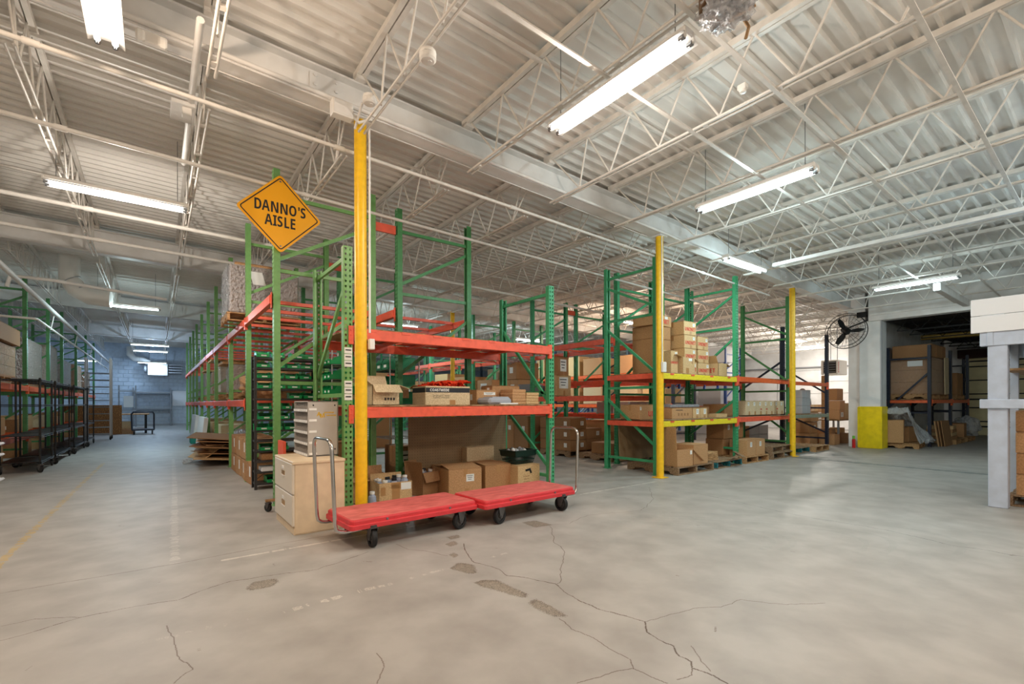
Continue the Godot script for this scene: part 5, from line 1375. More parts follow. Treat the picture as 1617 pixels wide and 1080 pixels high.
func build_aisle_row() -> void:
	# steel shelving with green bins, standing in the first bay
	var s := thing("steel_shelf", "dark grey steel shelving full of green bins inside the aisle rack", "shelf", Vector3(1.60, 0, -7.93))
	for q in [[-1, -1], [-1, 1], [1, -1], [1, 1]]:
		var px: float = q[0] * 0.43
		var pz: float = q[1] * 0.14
		var g := G.new()
		g.box(Vector3(px, 0.99, pz), Vector3(0.035, 1.98, 0.003)).box(Vector3(px + q[0] * 0.017, 0.99, pz - q[1] * 0.016), Vector3(0.003, 1.98, 0.035))
		part("post", g, M.shelfgrey, s)
	var lv := [0.08, 0.25, 0.41, 0.56, 0.71, 0.86, 1.02, 1.17, 1.33, 1.48, 1.63, 1.79, 1.94]
	for y in lv: part("shelf", G.new().cbox(Vector3(0, y, 0), Vector3(0.87, 0.03, 0.29), 0.004), M.shelfgrey, s)
	for k in 2: part("cross_brace", G.new().bar(Vector3(-0.4 + 0.8 * k, 0.1, -0.15), Vector3(0.4 - 0.8 * k, 0.7, -0.15), 0.02, 0.004), M.dark, s)
	var rows := {12: [-0.33, -0.13, 0.15, 0.33], 11: [-0.33, -0.13, 0.08, 0.28], 10: [-0.33, -0.14, 0.06, 0.25], 9: [-0.31, -0.12, 0.09, 0.30], 8: [0.12, 0.31], 7: [-0.30, -0.02, 0.2, 0.36], 6: [-0.30, -0.04, 0.17, 0.36], 5: [-0.34, -0.16, 0.05, 0.25], 3: [-0.28, -0.08], 0: [-0.2]}
	var lev := {12: "top", 11: "second", 10: "third", 9: "fourth", 8: "fifth", 7: "sixth", 6: "seventh", 5: "eighth", 3: "tenth", 0: "lowest"}
	var nth := ["first", "second", "third", "fourth"]
	for r in rows:
		for k in rows[r].size():
			bin(Vector3(1.60 + rows[r][k], lv[r] + 0.016, -7.90), rng.randf_range(-0.06, 0.06), "green parts bin on the %s level of the dark steel shelving, %s from the aisle" % [lev[r], nth[k]], 0.11 if r in [6, 7] and k % 2 else 0.172, 0.09, 0.25)
	carton(Vector3(1.5, 0.425, -7.95), Vector3(0.5, 0.1, 0.24), 0, "flat carton on a low level of the dark steel shelving", 1, {"tape": false})
	carton(Vector3(1.42, 0.266, -7.9), Vector3(0.36, 0.06, 0.26), 0, "flat white box near the bottom of the dark steel shelving", 0, {"mat": M.pale, "tape": false})
	# chrome wire shelving beside it with bins lengthwise
	var w := thing("wire_shelf_unit", "chrome wire shelving with long green bins behind the first green posts", "shelf", Vector3(2.24, 0, -7.55))
	for q in [[-1, -1], [-1, 1], [1, -1], [1, 1]]: part("post", G.new().tube(Vector3(q[0] * 0.17, 0, q[1] * 0.42), Vector3(q[0] * 0.17, 2.1, q[1] * 0.42), 0.012, 8), M.chrome, w)
	var wl := [0.3, 0.75, 1.18, 1.4, 1.62, 1.84]
	for y in wl:
		var g := G.new()
		for k in 2:
			var e := -1.0 if k == 0 else 1.0
			g.tube(Vector3(e * 0.18, y, -0.44), Vector3(e * 0.18, y, 0.44), 0.005, 6).tube(Vector3(-0.18, y, e * 0.44), Vector3(0.18, y, e * 0.44), 0.005, 6).tube(Vector3(-0.18, y - 0.03, e * 0.44), Vector3(0.18, y - 0.03, e * 0.44), 0.004, 6)
		for k in 11: g.tube(Vector3(-0.18, y, -0.4 + k * 0.08), Vector3(0.18, y, -0.4 + k * 0.08), 0.0025, 4)
		part("wire_shelf", g, M.chrome, w)
	for r in 5:
		for k in 5: bin(Vector3(2.22, wl[r + 1] + 0.006, -7.18 - k * 0.175), -PI / 2, "long green bin on the %s level of the chrome shelving, %s from the front" % [["lowest", "second", "third", "fourth", "top"][r], ["first", "second", "third", "fourth", "fifth"][k]], 0.15, 0.14 if r < 4 else 0.12, 0.36)
	# darker bins seen through the front rack
	var w2 := thing("wire_shelf_unit", "chrome shelving of dark green bins seen through the front rack", "shelf", Vector3(3.2, 0, -7.5))
	for q in [[-1, -1], [-1, 1], [1, -1], [1, 1]]: part("post", G.new().tube(Vector3(q[0] * 0.25, 0, q[1] * 0.4), Vector3(q[0] * 0.25, 2.1, q[1] * 0.4), 0.012, 8), M.chrome, w2)
	for r in 4:
		var y: float = [0.7, 1.25, 1.52, 1.8][r]
		var g := G.new()
		for k in 9: g.tube(Vector3(-0.25, y, -0.4 + k * 0.1), Vector3(0.25, y, -0.4 + k * 0.1), 0.003, 4)
		for e in [-0.25, 0.25]: g.tube(Vector3(e, y, -0.41), Vector3(e, y, 0.41), 0.006, 6)
		part("wire_shelf", g, M.chrome, w2)
		if r: 
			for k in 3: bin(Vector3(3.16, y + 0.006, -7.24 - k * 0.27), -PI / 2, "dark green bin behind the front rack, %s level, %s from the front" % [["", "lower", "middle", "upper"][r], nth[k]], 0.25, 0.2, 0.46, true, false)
	carton(Vector3(2.95, 1.345, -6.85), Vector3(0.3, 0.14, 0.25), 0, "small dark carton beside the green bins behind the front rack", 3, {"tape": false})
	# wrapped pallet on the upper beams
	pallet(Vector3(1.52, 2.665, -9.6), 0, "wooden pallet on the upper beams left of the diamond sign", M.wood)
	wrapped_load(Vector3(1.52, 2.805, -9.6), Vector3(1.06, 0.80, 1.0), Vector3i(3, 7, 1), "tall load left of the diamond sign", 3, true)
	single("film_sheet", G.new().sheet(func(u: float, v: float) -> Vector3: return Vector3(0.98 - 0.012 - 0.01 * sin(v * 40.0 + u * 9.0), 2.72 + u * 0.9, -9.12 - v * 0.96), 24, 40), M.filmthick, "bright gathered film on the aisle side of the tall wrapped load", "film")
	single("loose_paper", G.new().sheet(func(u: float, v: float) -> Vector3: return Vector3(1.33 + v * 0.2 + u * -0.06, 3.3 + u * 0.22, -9.075 - 0.004 * sin(v * 9)), 6, 6), M.paper, "white sheet tucked under the film of the tall wrapped load", "paper")
	carton(Vector3(1.52, 3.605, -9.6), Vector3(0.9, 0.06, 0.9), 0.0, "flat cardboard cap on the tall wrapped load", 0, {"tape": false})
	# cartons stacked on the floor along the aisle
	var zc := [-8.55, -9.1, -9.7, -10.35]
	for k in 4:
		for r in 2:
			if k == 0 and r == 1: continue
			var c := carton(Vector3(1.42, r * 0.345, zc[k] + 0.04 * r), Vector3(0.5, 0.335, 0.5), rng.randf_range(-0.05, 0.05), "orange brown carton by the dark steel shelving, %s layer, %s along the aisle" % [["floor", "upper"][r], nth[k]], [1, 0, 0, 1][k], {"labx": [0.14, 0.2, 0.1, 0.16]})
	# flattened cardboard
	for k in 12:
		single("cardboard_sheet", G.new().box(Vector3.ZERO, Vector3(0.9 + 0.1 * (k % 3), 0.012, 1.3), Basis(Vector3.BACK, -0.04 - 0.02 * (k % 4)) * Basis(Vector3.RIGHT, 0.03 * ((k % 3) - 1))), M.kraft[k % 4], "flattened cardboard sheet in the pile beside the orange brown cartons, %s from below" % ORD[k], "cardboard", Vector3(1.32 - 0.06 * ((k * 5) % 4), 0.06 + k * 0.045, -12.2 + 0.1 * ((k * 7) % 5)), rng.randf_range(-0.35, 0.35))
	single("cardboard_sheet", G.new().box(Vector3.ZERO, Vector3(0.5, 0.012, 0.8), Basis(Vector3.BACK, 0.6)), M.kraft[2], "loose tan cardboard tongue hanging from the pile into the aisle", "cardboard", Vector3(0.85, 0.28, -11.8), 0.3)
	single("plastic_sheet", G.new().sheet(func(u: float, v: float) -> Vector3: return Vector3(0.45 + u * 0.6, 0.02 + 0.32 * u * u + 0.03 * sin(v * 14.0), -12.0 - v * 0.6 - u * 0.3), 14, 14), M.filmthick, "crumpled clear plastic spilling from the cardboard pile", "plastic")
	# farther bays
	for k in 2:
		single("flat_carton", G.new().cbox(Vector3(0, 0.44, 0), Vector3(0.1, 0.88, 2.0), 0.005, Basis(Vector3.BACK, -0.1)), M.pale, ["white flat carton leaning on the aisle rack, nearer one", "white flat carton leaning on the aisle rack, farther one"][k], "panel", Vector3(1.05, 0.01, -16.2 - k * 3.3))
	single("teal_case", G.new().cbox(Vector3(0, 0.12, 0), Vector3(0.25, 0.24, 0.7), 0.01), M.teal, "teal case on the floor between the white leaning cartons", "case", Vector3(1.0, 0, -18.4))
	for k in 5:
		var z: float = [-12.4, -15.0, -17.3, -19.7, -21.9][k]
		var od: String = ["second", "third", "fourth", "fifth", "sixth"][k]
		pallet(Vector3(1.82, 1.375, z), PI / 2, "pallet on the lower level of the aisle rack, %s bay" % od, M.wood)
		wrapped_load(Vector3(1.82, 1.515, z), Vector3(0.95, [0.6, 0.85, 0.7, 0.8, 0.6][k], 1.1), Vector3i(2, 2, 2), "%s bay aisle load" % od, (k + 1) % 4, k != 2)
		if k > 0: carton(Vector3(1.8, 0, z), Vector3(0.9, 0.7, 1.3), 0, "big carton on the floor of the %s aisle bay" % od, [3, 4, 2, 0, 4][k], {"tape": false})
		if k < 3:
			for b in 3: single("plank", G.new().cbox(Vector3.ZERO, Vector3(1.25, 0.05, 0.3), 0.004), M.wood, "wooden plank laid over the load of the %s aisle bay, %s" % [od, nth[b]], "plank", Vector3(1.78, 1.515 + [0.6, 0.85, 0.7][k] + 0.045, z - 0.34 + 0.34 * b))
	single("paper_bale", G.new().blob(Vector3(0, 0.28, 0), Vector3(0.52, 0.28, 0.75), 0.35, 2.0, 4, Basis.IDENTITY, 24), M.kraft[0], "crumpled brown paper bale on the lower level behind the dark steel shelving", "bale", Vector3(1.8, 1.36, -9.9))
	single("film_bundle", G.new().blob(Vector3(0, 0.3, 0), Vector3(0.5, 0.33, 0.9), 0.3, 3.0, 6, Basis.IDENTITY, 24), M.filmthick, "heap of clear film on the floor under the lower aisle beams", "film", Vector3(1.75, 0.0, -13.0))
	# behind the front rack, at floor level
	carton(Vector3(2.25, 0, -7.0), Vector3(0.5, 0.72, 0.5), 0, "tall brown carton behind the column, seen under the front shelf", 3, {"tape": false})
	carton(Vector3(3.05, 0, -6.9), Vector3(0.34, 0.62, 0.5), 0, "brown carton with a white printed side behind the green back posts", 3, {"lab": [0.0, 0.4, 0.2, 0.3]})
	carton(Vector3(2.72, 0, -7.6), Vector3(0.24, 1.0, 0.4), 0, "narrow grey carton stack seen between the back posts", 0, {"mat": M.palegrey, "lab": [0.0, 0.8, 0.12, 0.12]})
	# white papers hung on the floor end: small dolly corner behind the cabinet
	var dl := thing("cleaning_dolly", "red dolly with a small caster peeping out behind the filing cabinet", "dolly", Vector3(1.2, 0, -6.15))
	part("frame", G.new().box(Vector3(0, 0.45, 0), Vector3(0.03, 0.75, 0.3)), M.red, dl)
	part("foot", G.new().cbox(Vector3(-0.08, 0.13, 0), Vector3(0.2, 0.03, 0.05), 0.006), M.board, dl)
	caster(dl, Vector3(-0.15, 0, 0), 0.5, 0.05, 0.03)

func build_middle() -> void:
	var nth := ["first", "second", "third", "fourth"]
	# first bay of the row behind the yellow beam rack
	pallet(Vector3(8.2, 0, -8.45), 0.04, "pallet under the brown carton stack beyond the trolley handle")
	for r in 3:
		for x in 2:
			for z in 2:
				if r == 2 and x == 1 and z == 1: continue
				carton(Vector3(7.93 + x * 0.54, 0.14 + r * 0.255, -8.72 + z * 0.54), Vector3(0.53, 0.25, 0.53), 0, "labelled carton stacked beyond the trolley handle, %s layer, %s, %s" % [ORD[r], ["left", "right"][x], ["rear", "front"][z]], 3, {"lab": [0.12, 0.13, 0.1, 0.1], "labx": [0.1, 0.13, 0.1, 0.1], "tape": false})
	pallet(Vector3(8.3, 0, -7.2), -0.03, "pallet carrying one low carton beside the green frame")
	carton(Vector3(8.28, 0.14, -7.15), Vector3(0.85, 0.24, 0.6), 0.1, "low brown carton alone on its pallet beside the green frame", 3, {"lab": [-0.05, 0.13, 0.16, 0.13], "tape": false})
	carton(Vector3(8.05, 1.44, -8.75), Vector3(0.5, 0.5, 0.42), 0.0, "tan carton with a large white sheet at the end of the dark red beam", 2, {"lab": [0.0, 0.32, 0.3, 0.28], "labx": [0.0, 0.32, 0.2, 0.24]})
	carton(Vector3(8.05, 1.945, -8.8), Vector3(0.46, 0.46, 0.42), 0.2, "carton on top, leaning, with a white sheet, at the end of the dark red beam", 1, {"lab": [0.0, 0.25, 0.26, 0.3]})
	for k in 2:
		carton(Vector3(8.15, 1.44 + k * 0.47, -10.4), Vector3(0.75, 0.46, 0.7), 0.05 - 0.1 * k, "torn brown carton with labels on the shelf right of the front rack, %s one" % ["lower", "upper"][k], k, {"lab": [0.15, 0.3, 0.16, 0.14], "labx": [0.1, 0.25, 0.16, 0.16], "lift": 0.1 * k})
	single("torn_plastic", G.new().blob(Vector3.ZERO, Vector3(0.35, 0.09, 0.33), 0.8, 3.5, 9, Basis.IDENTITY, 16), M.filmthick, "torn plastic over the upper torn carton", "plastic", Vector3(8.0, 2.4, -10.4))
	single("grey_case", G.new().cbox(Vector3(0, 0.16, 0), Vector3(0.45, 0.32, 0.6), 0.04), M.grey, "grey plastic case beside the torn brown cartons", "case", Vector3(7.95, 1.44, -9.72))
	single("grey_case", G.new().cbox(Vector3(0, 0.14, 0), Vector3(0.4, 0.28, 0.45), 0.03), mk(Color(0.42, 0.48, 0.52), 0.5), "slate grey machine case on the shelf behind the right green post", "case", Vector3(8.45, 1.44, -9.55))
	for k in 4: carton(Vector3(8.0 + 0.02 * k, 0, -9.75 - k * 0.62), Vector3(0.7, 0.92 - 0.12 * (k % 2), 0.58), 0, "tall brown carton on the floor behind the pegboard, %s from the front" % nth[k], [3, 1, 3, 0][k], {"tape": false, "labx": [0.1, 0.6, 0.12, 0.12]})
	for k in 5: carton(Vector3(8.1, 1.44, -11.6 - k * 1.3), Vector3(0.8, 0.5 + 0.15 * (k % 3), 0.8), 0.05, "brown carton on the long aisle rack, seen through the front rack, %s going back" % ORD[k], k % 4, {"tape": false, "labx": [0.0, 0.3, 0.3, 0.2]})
	for k in 4: carton(Vector3(3.4, 1.36, -9.9 - k * 1.9), Vector3(0.9, 0.55 + 0.1 * (k % 2), 1.0), 0, "carton on the back to back rack behind the green bins, %s going back" % ORD[k], [2, 0, 1, 3][k], {"tape": false})
	carton(Vector3(5.0, 0, -13.5), Vector3(1.0, 1.0, 0.8), 0, "large carton standing in the long aisle behind the front rack", 1, {"tape": false})
	carton(Vector3(5.0, 1.0, -13.5), Vector3(1.3, 0.3, 0.7), 0, "long tan carton lying on the large carton in the long aisle", 0, {"tape": false})
	# second row: white and grey boxes on low level
	for k in 3: carton(Vector3(9.6, 0.99, -7.3 - k * 0.55), Vector3(0.5, 0.3, 0.5), 0, "pale grey carton low behind the dark red beams, %s" % nth[k], 4, {"mat": M.palegrey if k != 1 else M.pale, "tape": false})
	for k in 3: carton(Vector3(9.75, 0, -7.2 - k * 0.75), Vector3(0.8, 0.8, 0.7), 0, "tan carton on the floor behind the dark red beams, %s" % nth[k], [2, 0, 2][k], {"tape": false})
	# navy, blue and far rows
	for k in 4:
		for l in 2:
			for c in 2:
				carton(Vector3(13.75 + 0.1 * c, [1.22, 2.32][l], -9.75 - k * 2.8 - c * 1.2), Vector3(0.9, 0.5 + 0.14 * ((k + c) % 3), 0.9), 0, "tan carton on the navy rack row, %s bay, %s level, %s" % [ORD[k], ["lower", "upper"][l], ["near", "far"][c]], [2, 4, 0, 2][(k + l + c) % 4], {"plain": true})
	for k in 3:
		for c in 2:
			for r in 2:
				carton(Vector3(18.1, [1.12, 2.22][r], -10.3 - k * 2.8 - c * 1.2), Vector3(0.9, 0.62, 0.95), 0, "white carton on the blue rack row, %s bay, %s level, %s" % [ORD[k], ["lower", "upper"][r], ["near", "far"][c]], 4, {"plain": true, "mat": M.pale if (k + c + r) % 3 else M.palegrey})
	for k in 3: carton(Vector3(18.2, 0, -10.6 - k * 2.8), Vector3(1.0, 0.8, 1.6), 0, "pale load on the floor of the blue rack row, %s bay" % ORD[k], 4, {"plain": true, "mat": M.pale})
	for k in 4: carton(Vector3(21.6, [1.12, 2.22][k % 2], -13.5 - k * 1.8), Vector3(1.0, 0.7, 1.2), 0, "tan load on the farthest low rack, %s of four" % ORD[k], [2, 4][k % 2], {"plain": true})
	single("white_stack", G.new().cbox(Vector3(0, 0.3, 0), Vector3(0.75, 0.6, 0.7), 0.01), M.pale, "large white carton high behind the red beam bay", "box", Vector3(17.9, 2.82, -9.95))

func build_right() -> void:
	var nth := ORD
	var y2 := 1.808
	var U := "UNINET"
	carton(Vector3(7.93, y2, -5.86), Vector3(0.56, 0.70, 0.5), 0, "tall brown carton at the left of the printed carton heap", 1, {"tape": true, "word": [U, 0.1, 0.12, 0.09]})
	carton(Vector3(7.93, y2 + 0.703, -5.86), Vector3(0.56, 0.25, 0.5), 0, "brown carton second from the top at the left of the heap", 1, {})
	carton(Vector3(7.9, y2 + 0.956, -5.82), Vector3(0.64, 0.21, 0.48), 0.1, "topmost printed carton of the heap, behind the middle yellow column", 0, {"word": [U, 0.0, 0.09, 0.085], "lab": [0.12, 0.17, 0.1, 0.05]})
	for k in 4: carton(Vector3(8.49 + (0.0 if k else 0.02), y2 + k * 0.267, -5.62), Vector3(0.41, 0.263, 0.54), rng.randf_range(-0.02, 0.02), "printed carton in the middle column of the heap, %s from below" % nth[k], 2, {"word": [U, 0.0, 0.11, 0.07], "lab": [0.12, 0.2, 0.07, 0.06]})
	for k in 3: carton(Vector3(8.98 - 0.02 * k, y2 + k * 0.267, -5.60), Vector3(0.40, 0.263, 0.5), rng.randf_range(-0.03, 0.03), "printed carton in the right column of the heap, %s from below" % nth[k], 2, {"word": [U, -0.01, 0.11, 0.07], "lab": [0.13, 0.2, 0.07, 0.06]})
	open_carton(Vector3(8.07, y2, -5.30), Vector3(0.42, 0.31, 0.36), 0.04, "opened tan carton before the printed heap, flaps raised", 2, [0.4, null, 1.35, 1.9], {"flap": 0.5, "lab": [0.05, 0.27, 0.12, 0.05], "tape": [[0.12, 0.25, 0.05, 0.1], [-0.05, 0.06, 0.1, 0.1]]})
	carton(Vector3(7.7, y2, -5.36), Vector3(0.22, 0.42, 0.36), 0, "narrow printed carton beside the yellow column on the upper shelf", 2, {"word": [U, 0.0, 0.2, 0.045], "lab": [0.05, 0.36, 0.07, 0.07], "tape": false})
	var og := open_carton(Vector3(9.43, y2, -5.48), Vector3(0.34, 0.27, 0.56), 0, "printed carton with one flap up at the right end of the upper shelf", 2, [null, null, 0.5, 1.9], {"flap": 0.5})
	text("NET", 0.085, M.redink, og, Vector3(-0.171, 0.12, 0.1), Basis(Vector3.UP, -PI / 2), "printing", true)
	# lower shelf
	var y1 := 0.957
	carton(Vector3(7.32, y1, -5.66), Vector3(0.62, 0.27, 0.44), 0, "long printed carton on the lower shelf left of the middle column", 0, {"word": [U, 0.2, 0.1, 0.10], "lab": [-0.28, 0.2, 0.04, 0.06]})
	var sc := carton(Vector3(7.98, y1, -5.42), Vector3(0.66, 0.205, 0.44), 0, "wide low carton with four symbols right of the middle column", 0, {"tape": false})
	for k in 4: part("shipping_symbol", G.new().box(Vector3(-0.12 + k * 0.1, 0.085, 0.2215), Vector3(0.05, 0.05, 0.002)), M.kraft[3], sc)
	part("print", G.new().box(Vector3(-0.1, 0.165, 0.2215), Vector3(0.22, 0.012, 0.001)), M.ink, sc)
	for k in 2: carton(Vector3(8.46 + k * 0.26, y1, -5.40), Vector3(0.25, 0.2, 0.4), 0, "small tan carton with clear tape beside the symbol carton, %s" % ["left one", "right one"][k], 2, {"lab": [0.03, 0.13, 0.08, 0.1]})
	for k in 5: single("plastic_tray", G.new().cbox(Vector3(0, 0.03, 0), Vector3(0.19, 0.06, 0.2), 0.01), M.greyfilm, "grey clear tray on top of the lower shelf cartons, %s" % nth[k], "tray", Vector3(8.0 + k * 0.2, y1 + 0.212, -5.5))
	carton(Vector3(9.25, y1, -5.25), Vector3(0.42, 0.075, 0.26), 0, "flat tan carton on the lower shelf near the right green post", 2, {"tape": false})
	carton(Vector3(9.3, y1, -5.8), Vector3(0.6, 0.22, 0.4), 0, "brown carton with a green sticker at the back of the lower shelf", 1, {"tape": false})
	single("green_sticker", G.new().box(Vector3(0, 0, 0), Vector3(0.12, 0.07, 0.003)), mk(Color(0.1, 0.75, 0.2), 0.5), "bright green card on the brown back carton", "card", Vector3(9.12, y1 + 0.13, -5.597))
	carton(Vector3(10.0, y1 + 0.02, -5.6), Vector3(0.46, 0.25, 0.5), 0, "brown carton at the left of the cream carton row", 1, {})
	for k in 7: carton(Vector3(10.55 + k * 0.268, y1 + 0.02, -5.42), Vector3(0.263, 0.32, 0.42), rng.randf_range(-0.02, 0.02), "cream carton on the red beam shelf, %s of seven from the left" % nth[k], 4, {"lab": [-0.02, 0.25, 0.07, 0.08], "word": ["UNI", 0.03, 0.13, 0.03] if k in [2, 3, 5] else ["", 0, 0, 0.03]} if k in [2, 3, 5] else {"lab": [-0.02, 0.25, 0.07, 0.08]})
	# floor of the yellow beam rack
	pallet(Vector3(7.76, 0, -5.32), 0.0, "old pallet at the foot of the middle yellow column", M.oldwood, 1.15, 1.1)
	pallet(Vector3(8.95, 0, -5.25), 0.03, "old pallet with green stained edge, second from the middle column", M.oldwood, 1.0, 0.9, M.bluewood)
	open_carton(Vector3(7.45, 0.14, -5.0), Vector3(0.42, 0.30, 0.42), -0.1, "open brown carton with a tall flap on the pallet by the middle column", 0, [0.1, null, 0.05, 2.2], {"flap": 0.95, "lab": [0.16, 0.24, 0.05, 0.07]})
	carton(Vector3(7.95, 0.14, -5.02), Vector3(0.46, 0.36, 0.44), 0.0, "plain brown carton beside the open one on the first pallet", 0, {"tape": false})
	for k in 4: single("wood_block", G.new().cbox(Vector3(0, 0.02, 0), Vector3(0.42, 0.038, 0.24), 0.003), M.wood, "short tan board in the little stack on the second pallet, %s from below" % nth[k], "board", Vector3(8.62 + 0.01 * k, 0.14 + k * 0.04, -5.1), 0.06 * k - 0.1)
	for k in 3: single("wood_strip", G.new().bar(Vector3(-0.3, 0.02 + 0.03 * k, 0.05 * k), Vector3(0.35, 0.06 + 0.03 * k, -0.1 + 0.05 * k), 0.06, 0.012), M.oldwood, "loose wooden strip at the foot of the right green post, %s" % nth[k], "strip", Vector3(9.25, 0.13, -4.82), 0.3 * k)
	single("brown_sheet", G.new().cbox(Vector3(0, 0.4, 0), Vector3(1.75, 0.8, 0.02), 0.004, Basis(Vector3.RIGHT, -0.05)), M.peg, "large dark brown sheet standing behind the first pallet", "sheet", Vector3(7.95, 0.15, -5.98))
	# red beam bay
	pallet(Vector3(10.15, 0, -5.28), 0.0, "pallet under two tan cartons right of the right green post", M.wood, 1.0, 0.9)
	for k in 2: carton(Vector3(9.95 + 0.40 * k, 0.14, -5.05), Vector3(0.38, 0.34, 0.38), 0, "tan labelled carton at the pallet edge, %s of two" % ["left", "right"][k], 0, {"lab": [-0.02, 0.24, 0.08, 0.1], "tape": false})
	for k in 2: carton(Vector3(9.85 + 0.42 * k, 0.14, -5.52), Vector3(0.4, 0.34, 0.4), 0, "brown carton behind the two tan cartons, floor layer, %s" % ["left", "right"][k], 1, {"tape": false})
	for k in 2: carton(Vector3(9.85 + 0.42 * k, 0.485, -5.5), Vector3(0.4, 0.34, 0.4), 0, "brown labelled carton behind the two tan cartons, upper layer, %s" % ["left", "right"][k], 1, {"lab": [0.0, 0.24, 0.08, 0.1], "tape": false})
	for k in 2: pallet(Vector3(11.38, 0.141 * k, -5.3 - 0.03 * k), 0.02 * k, "empty pallet in the double stack beside the third column, %s" % ["lower", "upper"][k], M.oldwood, 1.1, 0.95)
	pallet(Vector3(12.75, 0, -5.5), 0.0, "pallet with teal painted edge right of the third column", M.oldwood, 0.95, 1.0, M.bluewood)
	pallet(Vector3(13.75, 0, -5.4), 0.03, "brown pallet under the navy bay, right of the teal one", M.wood, 0.95, 1.0)
	for r in 2:
		for k in 3: carton(Vector3(13.9 + k * 0.6, r * 0.28, -7.3), Vector3(0.59, 0.275, 0.6), 0, "long grey white carton stacked behind the red beam bay, %s layer, %s" % [ORD[r], nth[k]], 0, {"mat": M.palegrey if k else M.kraft[1], "tape": false})
	for r in 3:
		for k in 2: carton(Vector3(14.0 + k * 0.27, 0.957 + r * 0.213, -5.62), Vector3(0.265, 0.21, 0.4), 0, "grey white carton on the grey beam shelf, %s layer, %s" % [ORD[r], ["left", "right"][k]], 4, {"mat": M.palegrey, "plain": true})
	# beyond the navy bay
	pallet(Vector3(19.9, 0, -7.7), 0.0, "pallet under the white wrapped load near the sectional door", M.wood)
	wrapped_load(Vector3(19.9, 0.14, -7.7), Vector3(1.0, 0.72, 1.0), Vector3i(2, 3, 2), "white load near the sectional door", 4, true)
	for k in 3: carton(Vector3(19.58 + 0.34 * k, 0.865, -7.5), Vector3(0.33, 0.3, 0.4), 0, "tan carton on the white wrapped load, %s" % nth[k], [4, 2, 0][k], {"tape": false})
	var tb := thing("packing_table", "packing table crowded with cartons beside the white pillar", "table", Vector3(17.2, 0, -5.75))
	part("top", G.new().cbox(Vector3(0, 0.71, 0), Vector3(1.5, 0.035, 0.7), 0.005), M.board, tb)
	for q in [[-1, -1], [-1, 1], [1, -1], [1, 1]]: part("leg", G.new().box(Vector3(q[0] * 0.7, 0.35, q[1] * 0.3), Vector3(0.05, 0.7, 0.05)), M.grey, tb)
	var bx := [[16.65, 0.73, -5.6, 0.42, 0.30], [16.68, 1.03, -5.6, 0.4, 0.28], [17.15, 0.73, -5.65, 0.4, 0.5], [16.95, 1.315, -5.75, 0.5, 0.36], [17.5, 0.73, -5.6, 0.3, 0.5]]
	for k in 5: carton(Vector3(bx[k][0], bx[k][1], bx[k][2]), Vector3(bx[k][3], bx[k][4], 0.4), 0, "carton on the packing table beside the pillar, %s" % ["lower left with a white label", "upper left", "middle", "topmost at the back", "right"][k], [0, 0, 2, 1, 3][k], {"lab": [0.0, 0.15, 0.2, 0.14], "tape": false} if k == 0 else {"tape": false})
	for k in 4: carton(Vector3(16.1 + 0.45 * k, 0, -5.55 - 0.25 * (k % 2)), Vector3(0.42, 0.3 + 0.14 * (k % 2), 0.4), 0.1 * k, "carton on the floor by the packing table, %s from the left" % nth[k], [0, 1, 3, 2][k], {"tape": false})
	for k in 2: carton(Vector3(15.75 + 0.1 * k, 0.32 + 0.02 + 0.34 * k, -6.1), Vector3(0.55, 0.32, 0.5), 0, "carton in the leaning stack left of the packing table, %s" % ["lower", "upper"][k], [1, 0][k], {"lab": [0.1, 0.18, 0.12, 0.1], "tape": false})
	carton(Vector3(15.75, 0, -6.1), Vector3(0.6, 0.335, 0.55), 0, "carton at the bottom of the leaning stack left of the packing table", 0, {"tape": false})
	single("spray_can", G.new().lathe(Vector3.ZERO, [Vector2(0, 0), Vector2(0.04, 0), Vector2(0.04, 0.1), Vector2(0.04, 0.22), Vector2(0.025, 0.25), Vector2(0, 0.25)], 14), mk(Color(0.82, 0.08, 0.10), 0.4), "red can with green top at the foot of the yellow guard", "can", Vector3(15.4, 0, -4.72))
	single("can_lid", G.new().lathe(Vector3(0, 0.25, 0), [Vector2(0.03, 0), Vector2(0.032, 0.08), Vector2(0, 0.085)], 14), mk(Color(0.45, 0.80, 0.25), 0.4), "light green lid on the red can by the yellow guard", "lid", Vector3(15.4, 0, -4.72))
	var ht := thing("unit_heater", "white unit heater with red lettering hung beside the white pillar", "heater", Vector3(18.7, 2.2, -6.4))
	part("body", G.new().cbox(Vector3(0.3, 0.26, 0), Vector3(0.9, 0.5, 0.5), 0.015), M.plastic, ht)
	part("grille", G.new().box(Vector3(-0.155, 0.26, 0.02), Vector3(0.012, 0.4, 0.38)), M.dark, ht)
	for k in 5: part("louver", G.new().box(Vector3(-0.165, 0.1 + k * 0.08, 0.02), Vector3(0.02, 0.015, 0.36)), M.grey, ht)
	text("REZNOR", 0.07, M.redink, ht, Vector3(-0.05, 0.26, 0.252), Basis(Vector3.BACK, -PI / 2), "lettering", true)
	for s in [0.0, 0.6]: part("hanger", G.new().tube(Vector3(s, 0.5, 0), Vector3(s, 1.75, 0), 0.012, 5), M.steel, ht)
	single("timber_post", G.new().cbox(Vector3(0, 1.1, 0), Vector3(0.1, 2.2, 0.1), 0.006), M.wood, "timber post under the red lettered heater", "post", Vector3(18.9, 0, -6.7))
	# wall fan
	var f := thing("wall_fan", "large black wire fan on an arm beside the white pillar", "fan", Vector3(15.05, 3.2, -4.78))
	f.rotation = Vector3(0.45, -0.95, 0)
	var ring := G.new()
	var R := 0.47
